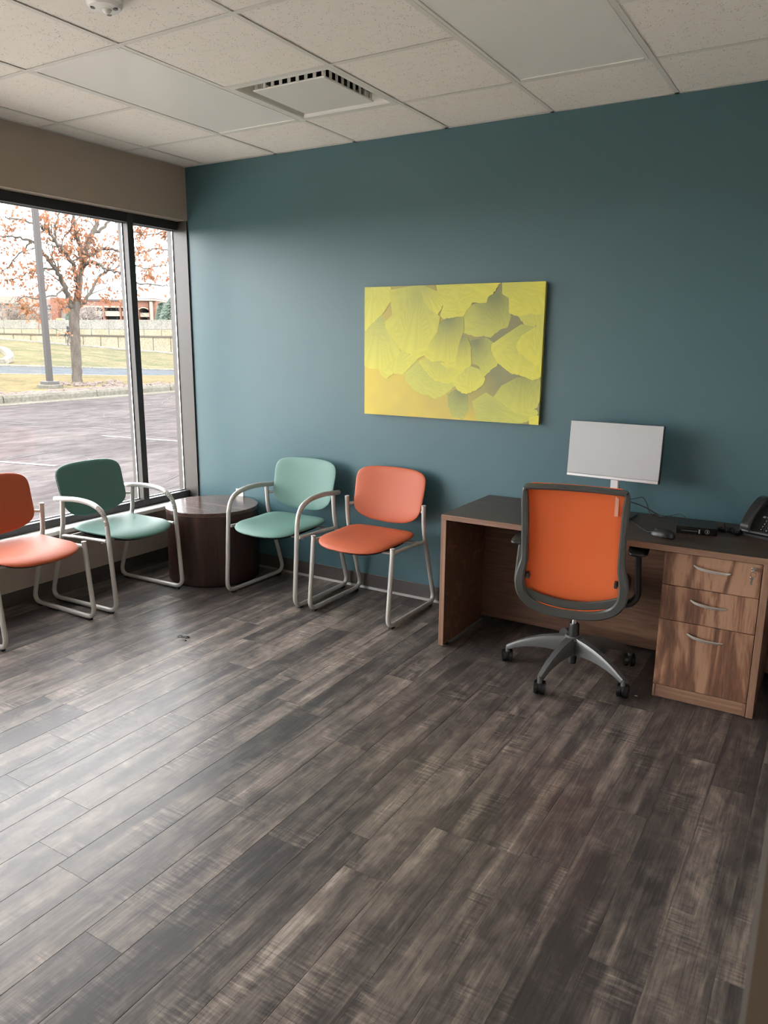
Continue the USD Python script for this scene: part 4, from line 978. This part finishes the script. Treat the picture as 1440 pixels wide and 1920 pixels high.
# light pole on its concrete foot
PB, PTOP = pos(93.5, 716, 18.6), None
lp_ = thing('street_lamp', 'grey-brown square light pole on a concrete foot outside the wide window', 'light pole', (PB[0], PB[1], PB[2]))
obj('shaft', cbox(-.062, .062, -.062, .062, 0, 8.5, .008), M['pole'], lp_)
obj('base_cover', cbox(-.16, .16, -.16, .16, -.055, .02, .01), mat('pole_cover', (0.0306, 0.0270, 0.0259), .6), lp_)
obj('concrete_foot', lathe([(0, -.5), (.30, -.5), (.30, -.07), (.285, -.055), (0, -.055)], 32), M['concrete'], lp_, smooth=40)
obj('lamp_arm', cbox(-.04, .04, -.9, .06, 8.38, 8.46, .01), M['pole'], lp_)
obj('lamp_head', cbox(-.2, .2, -1.5, -.85, 8.36, 8.5, .03), M['pole'], lp_)

# tree: measured limbs, then random twigs and clinging brown leaves
TD = 20.6
tb = pos(145, 717, TD)
tr_ = thing('tree', 'bare-branched autumn tree with clinging rust-coloured leaves beyond the car park', 'tree', tuple(tb))
def tp(u, v, dd=0.0): return pos(u, v, TD + dd) - tb
limbs = [
    ([(145, 722, 0), (144, 690, 0), (141, 640, 0), (139, 600, 0), (141, 570, 0)], .132, .138),
    ([(141, 578, 0), (147, 545, .1), (152, 500, .2), (159, 470, .3), (172, 440, .5), (186, 410, .7), (197, 385, .9), (215, 330, 1.3), (222, 280, 1.6)], .10, .028),
    ([(139, 582, 0), (129, 562, -.2), (120, 535, -.4), (108, 508, -.6), (96, 492, -.7), (78, 470, -1.0), (60, 455, -1.2), (30, 446, -1.4), (-10, 440, -1.6)], .085, .016),
    ([(148, 540, .1), (141, 515, -.2), (132, 488, -.5), (118, 470, -.8), (102, 450, -1.0), (88, 432, -1.2), (72, 424, -1.5), (40, 412, -1.8), (8, 408, -2.0)], .07, .014),
    ([(153, 482, .2), (150, 460, .1), (143, 440, 0), (138, 415, -.1), (136, 385, -.2), (130, 340, -.4), (128, 290, -.5)], .065, .02),
    ([(143, 580, 0), (157, 565, .4), (172, 545, .7), (186, 520, 1.0), (196, 512, 1.2), (212, 505, 1.4), (232, 498, 1.6)], .06, .014),
    ([(158, 474, .3), (172, 478, .5), (186, 468, .8), (202, 466, 1.1), (222, 470, 1.4), (262, 474, 1.8), (300, 466, 2.1), (335, 478, 2.4)], .06, .012),
    ([(155, 500, .2), (172, 492, -.2), (188, 498, -.5), (204, 506, -.8), (225, 512, -1.0), (262, 532, -1.2), (300, 534, -1.4), (325, 540, -1.5)], .045, .010),
    ([(106, 506, -.6), (92, 504, -.4), (72, 505, 0), (55, 509, .3), (40, 519, .5), (22, 524, .7), (5, 538, .9)], .035, .008),
    ([(102, 450, -1.0), (104, 420, -.8), (109, 400, -.7), (100, 378, -.5), (90, 350, -.3)], .035, .01),
    ([(172, 440, .5), (192, 428, .9), (212, 410, 1.2), (250, 400, 1.6), (285, 392, 1.9), (318, 405, 2.2)], .05, .012),
    ([(120, 540, -.4), (100, 555, -.8), (70, 560, -1.0), (45, 556, -1.2), (28, 566, -1.3)], .03, .007),
    ([(186, 410, .7), (170, 392, .5), (160, 370, .3), (150, 330, .1)], .04, .012),
    ([(60, 455, -1.2), (40, 470, -1.2), (15, 500, -1.1), (-10, 512, -1.0)], .025, .008),
    ([(225, 512, -1.0), (250, 500, -1.2), (282, 502, -1.4), (315, 496, -1.6)], .025, .007),
    ([(212, 410, 1.2), (240, 430, 1.4), (272, 440, 1.6), (310, 436, 1.8), (335, 446, 1.9)], .03, .008),
]
tw_, ends, tm_ = random.Random(77), [], []
def rough_path(P, n_=5, amp=.02):
    s_ = spline(np.array(P), n_); k = np.array([[tw_.gauss(0, amp) for _ in range(3)] for _ in s_]); k[0] = 0; return s_ + k
for q, (pts, r0, r1) in enumerate(limbs):
    P = rough_path([tp(*p_) for p_ in pts], 5, .006 if q == 0 else .018)
    rad = np.linspace(r0, r1, len(P))
    if q == 0: rad[:4] *= (1.2, 1.06, 1.02, 1.0)
    tm_.append(tube(P, rad, 14 if q < 3 else 8))
    if q:
        for _ in range(max(6, len(P) // 3)):
            k = tw_.randint(len(P) // 4, len(P) - 1); ends.append((P[k], (P[min(k + 1, len(P) - 1)] - P[k - 1]), max(rad[k] * .45, .007)))
twigs, leafpts = [], []
for o_, d_, r_ in ends:
    d_ = d_ / (np.linalg.norm(d_) + 1e-9) + np.array([tw_.gauss(0, .75) for _ in range(3)]) + (0, 0, .12); d_ /= np.linalg.norm(d_)
    L_ = tw_.uniform(.45, 1.25); P = [o_]
    for s_ in range(6):
        d_ = d_ + np.array([tw_.gauss(0, .22) for _ in range(3)]) + (0, 0, .02); d_ /= np.linalg.norm(d_); P.append(P[-1] + d_ * L_ / 6)
    twigs.append(tube(P, np.linspace(r_ * .8, .004, 7), 5, caps=False))
    leafpts += [(P[-1], .9), (P[4], .6), (P[2], .35)]
    for b_ in range(2):
        k = tw_.randint(2, 5); e_ = d_ + np.array([tw_.gauss(0, .9) for _ in range(3)]); e_ /= np.linalg.norm(e_)
        Q = [P[k], P[k] + e_ * L_ * .2, P[k] + e_ * L_ * .4 + (0, 0, tw_.uniform(-.06, .06))]
        twigs.append(tube(Q, [.006, .0045, .003], 4, caps=False)); leafpts.append((Q[-1], .8))
obj('trunk_and_limbs', cat_(tm_), M['bark'], tr_, smooth=50)
obj('twigs', cat_(twigs), M['bark'], tr_, smooth=60, kind='stuff')
for uu, vv, dd in [(154, 478, .25), (159, 470, .3), (152, 492, .1), (156, 486, .2), (150, 510, 0), (148, 504, .1), (150, 530, .1), (143, 545, -.1), (146, 556, -.1), (138, 436, -.1), (146, 430, .1), (156, 434, .1), (142, 444, 0), (170, 456, .5), (175, 448, .5), (168, 464, .5), (132, 466, -.5), (124, 470, -.7), (128, 512, -.6), (136, 508, -.5), (84, 405, -1.2), (88, 410, -1.2), (64, 510, .1), (18, 430, -1.2), (15, 424, -1.2), (17, 528, .8), (46, 572, -1.2), (50, 580, -1.15), (118, 567, -1.0), (196, 500, 1.2), (180, 468, .6), (262, 440, 1.8), (300, 466, 2.0), (318, 520, -1.5), (275, 515, -1.3), (282, 508, -1.3), (255, 430, 1.5), (268, 424, 1.6), (285, 415, 1.9), (292, 420, 1.9), (198, 560, 1.3), (270, 436, 1.6), (305, 432, 1.9), (312, 440, 1.9), (262, 470, 1.7), (40, 372, -1.0), (110, 425, -.9)]:
    leafpts += [(tp(uu, vv, dd), 3.4)] * 3
LV, LF, LC = [], [], []
for c_, w_ in leafpts:
    n_ = np.random.RandomState(tw_.randint(0, 10 ** 6))
    for _ in range(int(2 + 5.2 * w_ * tw_.random())):
        p_ = c_ + n_.normal(0, .055 + .035 * (w_ > 2), 3); a_ = n_.normal(0, 1, 3); a_[2] -= .9; a_ /= np.linalg.norm(a_)
        b_ = np.cross(a_, n_.normal(0, 1, 3)); b_ /= np.linalg.norm(b_) + 1e-9; c3 = np.cross(a_, b_); s_ = n_.uniform(.075, .14)
        k = len(LV)
        LV += [p_, p_ + a_ * s_ * .45 + b_ * s_ * .3 + c3 * s_ * .08, p_ + a_ * s_ * 1.1, p_ + a_ * s_ * .45 - b_ * s_ * .3 + c3 * s_ * .08]
        LF += [(k, k + 1, k + 2), (k, k + 2, k + 3)]
n_ = {'g': ('geometry', {}), 'r': ('rgb_ramp', {'ramp': [(0, (.20, .095, .055)), (.35, (.40, .19, .08)), (.7, (.54, .29, .12)), (1, (.60, .40, .19))]}), 'd': ('diffuse_bsdf', {}), 't': ('translucent_bsdf', {}), 'x': ('mix_closure', {'fac': .4})}
M['leaf'] = usdkit.material(stage, '/World/Looks/rust_leaf', n_, [('g.random_per_island', 'r.fac'), ('r.color', 'd.color'), ('r.color', 't.color'), ('d.BSDF', 'x.closure1'), ('t.BSDF', 'x.closure2')], surface='x.closure')
obj('leaves', trimesh.Trimesh(LV, LF, process=False), M['leaf'], tr_, smooth=False, kind='stuff')

# retaining wall with its panels, and the barrier on top
wn = np.array([-(WR - WL)[1], (WR - WL)[0]]); wn = wn / np.linalg.norm(wn)
if wn @ (CAM[:2] - WL[:2]) < 0: wn = -wn                # towards the building
LEN = np.linalg.norm((WR - WL)[:2])
def wallbox(s0, s1, z0, z1, d0, d1):
    """box along the wall: s metres from its left end, d metres out towards the building; z may be given per end"""
    z0a, z0b = (z0, z0) if np.isscalar(z0) else z0; z1a, z1b = (z1, z1) if np.isscalar(z1) else z1
    P = []
    for s_, a, b in ((s0, z0a, z1a), (s1, z0b, z1b)):
        for d_ in (d0, d1):
            q = WL[:2] + wdir * s_ + wn * d_; P += [(q[0], q[1], a), (q[0], q[1], b)]
    return hull(P)
zat = lambda u, v: pos(u, v, 70)[2]
def zline(v0, v1): a, b = zat(0, v0), zat(335, v1); return lambda s_: a + (b - a) * s_ / LEN
ztop, zbar, zl0, zl1, zft = zline(600, 600), zline(616, 618), zline(625, 631), zline(627, 634), zline(636.5, 664.5)
rw = thing('retaining_wall', 'long cream concrete retaining wall on top of the grass bank', 'wall', kind='structure')
s_a, s_b = -6.0, LEN + 7
obj('core', wallbox(s_a, s_b, -1.0, (ztop(s_a) - .1, ztop(s_b) - .1), -.5, -.03), M['barrier'], rw, smooth=False)
w_ = 1.62
k = 0; s_ = s_a
while s_ < s_b:
    e_ = s_ + w_
    obj('barrier_panel', wallbox(s_ + .01, e_ - .01, (zbar(s_) + .01, zbar(e_) + .01), (ztop(s_), ztop(e_)), -.4, .0), M['barrier'], rw, smooth=False)
    obj('wall_panel', wallbox(s_ + .03, e_ - .03, (zl0(s_) + .02, zl0(e_) + .02), (zbar(s_) - .03, zbar(e_) - .03), -.1, .03), M['wallc'], rw, smooth=False)
    o_ = .5 * w_
    obj('wall_panel', wallbox(s_ + o_ + .03, e_ + o_ - .03, -.6, (zl1(s_ + o_) - .02, zl1(e_ + o_) - .02), -.1, .05), M['wallc'], rw, smooth=False)
    s_ = e_
obj('ledge', wallbox(s_a, s_b, (zl1(s_a), zl1(s_b)), (zl0(s_a), zl0(s_b)), -.1, .10), mat('ledge_brown', (0.0468, 0.0360, 0.0234), .8), rw, smooth=False)
fp = [WL + (WR - WL) * q / 12 for q in range(-3, 17)]
obj('wall_footing', sweep(np.array(fp) + np.r_[wn * .25, .06], rrect(.5, .18, .03), (0, 0, 1)), M['walk'], rw, smooth=False)

# somebody walking in front of the wall
pf = pos(131, 650, 66.5)
ang_ = math.degrees(math.atan2(wdir[1], wdir[0]))
pe = thing('person', 'person in a dark jacket and light trousers walking along the wall, half behind the tree', 'person', tuple(pf), ang_ + 180)
def body(bones, ref=.045):
    mm = m3.Manifold()
    for (a, ra), (b, rb) in bones:
        s1 = m3.Manifold.sphere(ra, 16).translate(tuple(map(float, a))); s2 = m3.Manifold.sphere(rb, 16).translate(tuple(map(float, b)))
        mm = mm + m3.Manifold.batch_hull([s1, s2])
    mm = mm.refine_to_length(ref); me = mm.to_mesh(); t_ = trimesh.Trimesh(me.vert_properties[:, :3], me.tri_verts); trimesh.smoothing.filter_taubin(t_, iterations=8); return t_
hip, neck = (0, 0, .92), (.05, 0, 1.42)
fig = [(((0, 0, .95), .14), ((.03, 0, 1.30), .16)), (((.03, -.13, 1.36), .075), ((.03, .13, 1.36), .075)), (((.04, 0, 1.40), .07), ((.06, 0, 1.50), .055)), (((.07, 0, 1.60), .095), ((.075, 0, 1.66), .098))]
for sy, kn, an in ((-1, (.22, -.09, .50), (.18, -.09, .08)), (1, (.04, .09, .48), (-.26, .09, .13))):
    fig += [(((0, sy * .09, .9), .095), (kn, .06)), ((kn, .06), (an, .042)), ((an, .042), ((an[0] + .17, an[1], an[2] - .04), .035))]
for sy, el, wr in ((-1, (-.10, -.22, 1.10), (.02, -.24, .88)), (1, (.16, .22, 1.10), (.30, .22, .92))):
    fig += [(((.03, sy * .19, 1.36), .06), (el, .047)), ((el, .047), (wr, .035)), ((wr, .035), ((wr[0] + .05, wr[1], wr[2] - .08), .028))]
obj('body', body(fig), mat('walker_trousers', (0.0576, 0.0486, 0.0414), .8), pe, smooth=60)
jk = [(((0, 0, .90), .165), ((.03, 0, 1.30), .185)), (((.03, -.13, 1.36), .095), ((.03, .13, 1.36), .095)), (((.02, -.20, 1.35), .075), ((-.10, -.23, 1.10), .062)), (((-.10, -.23, 1.10), .062), ((.01, -.25, .92), .052)), (((.03, .20, 1.35), .075), ((.16, .23, 1.10), .062)), (((.16, .23, 1.10), .062), ((.28, .23, .95), .052)), (((.05, 0, 1.45), .10), ((.05, 0, 1.60), .115)), (((.05, 0, 1.60), .115), ((.06, 0, 1.67), .112))]
obj('jacket', body(jk), mat('walker_jacket', (0.0079, 0.0083, 0.0101), .8), pe, smooth=60)
obj('face', mov(trimesh.creation.icosphere(2, .085), .10, 0, 1.60), mat('walker_skin', (0.1080, 0.0684, 0.0504), .6), pe)

# yellow vehicle roof above the barrier
yc = pos(114.5, 606, 74)
yv = thing('yellow_vehicle', 'yellow vehicle roof just showing above the concrete wall', 'vehicle', tuple(yc), ang_)
obj('body', cbox(-1.3, 1.3, -.7, .7, -2.6, .0, .15), M['yellow'], yv); obj('cab_roof', cbox(-.30, .30, -.5, .5, -.05, .46, .1), M['yellow'], yv)

# brick parking garage beyond, with trees before it
GD_ = 130.0
g0 = pos(160, 600, GD_)
gdir = np.array([*wdir, 0.0]); gn_ = np.array([*wn, 0.0])
pk = thing('parking_garage', 'red brick parking garage with cream bands and dark open decks beyond the wall', 'building')
pxm = GD_ / FPX                                               # metres per pixel there
def gbox(u0, u1, v0, v1, d0, d1):
    """box on the garage's front: u, v where its corners were surveyed; d metres in front of (+) or behind (-) the face"""
    a, b = pos(u0, v1, GD_), pos(u1, v0, GD_); s0, s1 = (a - g0)[:2] @ wdir, (b - g0)[:2] @ wdir; P = []
    for s_ in (s0, s1):
        for d_ in (d0, d1):
            q = g0[:2] + wdir * s_ + wn * d_; P += [(q[0], q[1], a[2]), (q[0], q[1], b[2])]
    return hull(P)
obj('deck_interior', gbox(60, 300, 567, 640, -14, -2.0), M['void'], pk, smooth=False)
obj('parapet', gbox(158, 264, 563.5, 576, -1.6, 0), M['brick'], pk, smooth=False)
obj('parapet_cap', gbox(157, 264, 562, 564, -1.7, .2), mat('cap_grey', (0.0576, 0.0540, 0.0540), .8), pk, smooth=False)
obj('lintel_band', gbox(158, 264, 574.5, 576.5, -1.5, .1), M['cream'], pk, smooth=False)
obj('cream_band', gbox(174, 264, 584, 592.5, -1.6, -.1), M['cream'], pk, smooth=False)
obj('floor_band', gbox(60, 300, 600, 640, -1.6, -.2), M['cream'], pk, smooth=False)
for u in (196, 228, 258):
    obj('brick_pier', gbox(u - 1.9, u + 1.9, 572, 640, -1.6, .25), M['brick'], pk, smooth=False)
for u, v in ((185, 581), (213, 579), (240, 580), (214, 596), (190, 598), (253, 581), (255, 596), (203, 580), (232, 597)):
    obj('deck_light', gbox(u - 1.4, u + 1.4, v - 1.0, v + .8, -1.9, -1.7), M['lamp_in'], pk, smooth=False)
# left brick block and long low roof
obj('stair_block', gbox(99, 113, 558, 640, -8, .6), M['brick'], pk, smooth=False)
obj('brick_wing', gbox(52, 160, 562, 578, -8, -.5), mat('pale_brick', (.16, .105, .085), .85), pk, smooth=False)
obj('wing_band', gbox(52, 160, 578, 640, -1.9, -.6), mat('pale_wing', (.155, .13, .115), .85), pk, smooth=False)
for a, b in ((87, 99), (109, 120), (124, 132)):
    obj('window', gbox(a, b, 572, 580, -1, -.3), M['void'], pk, smooth=False); obj('window_light', gbox(a + 3, a + 7, 576, 579, -.4, -.2), M['lamp_in'], pk, smooth=False)
# entrance tower with its arch
tv = thing('tower', parent=pk)
obj('tower_wall', cat_([gbox(261, 266, 564, 640, -6, 1.0), gbox(284, 298, 561, 640, -6, 1.0), gbox(266, 284, 564.5, 578, -6, 1.0)]), M['brick'], tv, smooth=False)
obj('arch_spandrel', cat_([gbox(266, 268.5, 577, 582, -3, 1.0), gbox(281.5, 284, 577, 582, -3, 1.0), gbox(268, 270.5, 577, 579.5, -3, 1.0), gbox(279.5, 282, 577, 579.5, -3, 1.0)]), M['brick'], tv, smooth=False)
obj('arch_band', cat_([gbox(266 + q * 1.8, 267.8 + q * 1.8, 579.5 - 2.6 * math.sin((q + .5) / 10 * math.pi), 581.2 - 2.6 * math.sin((q + .5) / 10 * math.pi), .9, 1.2) for q in range(10)]), M['cream'], tv, smooth=False)
obj('cream_band', gbox(266, 285, 587, 594.5, -1.6, .6), M['cream'], tv, smooth=False)
obj('pilaster', gbox(287.5, 293, 567, 640, .9, 1.5), M['cream'], tv, smooth=False)
obj('tower_cornice', gbox(260, 299, 562.5, 565, -6, 1.6), M['cream'], tv, smooth=False)
obj('tower_roof', hull(list(gbox(262, 297, 561, 562.5, -6, 1.0).vertices) + list(gbox(277, 283, 551, 552, -3.4, -1.8).vertices)), mat('blue_roof', (0.0468, 0.0576, 0.0936), .7), tv, smooth=False)
obj('brick_post', gbox(329, 336, 581, 640, 2, 4), M['brick'], pk, smooth=False)
# tan roofed house at the far left
hs = thing('low_building', 'low tan-roofed building behind the bare trees at the left', 'building')
obj('wall', gbox(-70, 50, 566, 640, -9, -4), mat('far_wall', (.14, .115, .10), .85), hs, smooth=False)
obj('roof', gbox(-72, 50.5, 554.5, 567, -10, -3), mat('far_roof', (.16, .128, .10), .85), hs, smooth=False)

# bare shrubs and a conifer before the garage
def bare_tree(name, label, u, v, t, hgt, spread, seed, n_br=40, group=None):
    b0 = pos(u, v, t); x = thing(name, label, 'tree', (b0[0], b0[1], 0.0), group=group); r_ = random.Random(seed); tbs = []
    zb = 0.0; top = b0[2]
    for q in range(n_br):
        a_ = r_.uniform(0, 6.28); w_ = r_.uniform(.2, 1) * spread; h_ = (top) * r_.uniform(.65, 1.0)
        P = [(r_.uniform(-.3, .3), r_.uniform(-.3, .3), zb - .5)]
        for s_ in range(1, 6):
            f_ = s_ / 5; P.append((w_ * math.cos(a_) * f_ ** 1.3 + r_.gauss(0, .10), w_ * math.sin(a_) * f_ ** 1.3 + r_.gauss(0, .10), zb + h_ * f_ ** .8 + r_.gauss(0, .06)))
        tbs.append(tube(P, np.linspace(.10, .03, 6), 4, caps=False))
        for _ in range(9):
            k_ = r_.randint(2, 5); p_ = np.array(P[k_]); d_ = np.array([r_.gauss(0, 1), r_.gauss(0, 1), abs(r_.gauss(.5, .6))]); d_ /= np.linalg.norm(d_)
            L_ = r_.uniform(.5, 1.5); tbs.append(tube([p_, p_ + d_ * L_ * .5, p_ + d_ * L_ + (0, 0, r_.uniform(-.1, .2))], [.035, .028, .016], 3, caps=False))
    obj('branches', cat_(tbs), M['twig'], x, smooth=False); return x
for q, (u, v, sp, lab) in enumerate(((-30, 556, 3.0, 'bare grey tree above the wall at the left edge'), (22, 553, 3.6, 'bare bushy tree above the wall left of the light pole'), (52, 572, 3.0, 'lower bare bush above the wall just left of the light pole'), (76, 576, 2.2, 'small bare bush right behind the light pole'), (162, 570, 3.2, 'bare tree above the wall just right of the trunk'), (178, 580, 2.2, 'low bare bush in front of the garage'), (324, 582, 1.6, 'bare bush before the conifer at the right'))):
    bare_tree('bare_tree', lab, u, v, 90 + q * 4.5, 4, sp * .62, 40 + q, group='bare trees behind the wall')
def conifer(label, u, v, t, rad, seed):
    b0 = pos(u, v, t); x = thing('conifer', label, 'tree', (b0[0], b0[1], 0.0)); r_ = random.Random(seed); hgt = b0[2]
    obj('trunk', cyl(.18, -.5, hgt * .95, n=10, r2=.04), M['bark'], x)
    V_, F_ = [], []
    for q in range(1500):
        f_ = r_.random() ** .8; z = .6 + (hgt - .6) * f_; R_ = rad * (1 - f_) ** .7 * r_.uniform(.55, 1.05) + .1; a_ = r_.uniform(0, 6.28)
        p_ = np.array([R_ * math.cos(a_), R_ * math.sin(a_), z]); o_ = np.array([math.cos(a_), math.sin(a_), -.25]); s_ = np.array([-math.sin(a_), math.cos(a_), 0]); k_ = len(V_); l_ = r_.uniform(.35, .7)
        V_ += [p_ - o_ * l_ + s_ * .14, p_ - o_ * l_ - s_ * .14, p_ + o_ * l_ * .6, p_ - o_ * l_ * .3 + (0, 0, .22)]; F_ += [(k_, k_ + 1, k_ + 2), (k_, k_ + 2, k_ + 3), (k_ + 1, k_ + 3, k_ + 2)]
    obj('foliage', trimesh.Trimesh(V_, F_, process=False), M['conifer'], x, smooth=False, kind='stuff')
conifer('grey-green conifer beyond the wall next to the window jamb', 322, 560, 108, 3.2, 3)
conifer('second grey-green conifer just left of the one by the jamb', 301, 570, 118.5, 1.5, 4)
conifer('dark green conifer half hidden behind the tree trunk', 133, 574, 104, 1.5, 5)
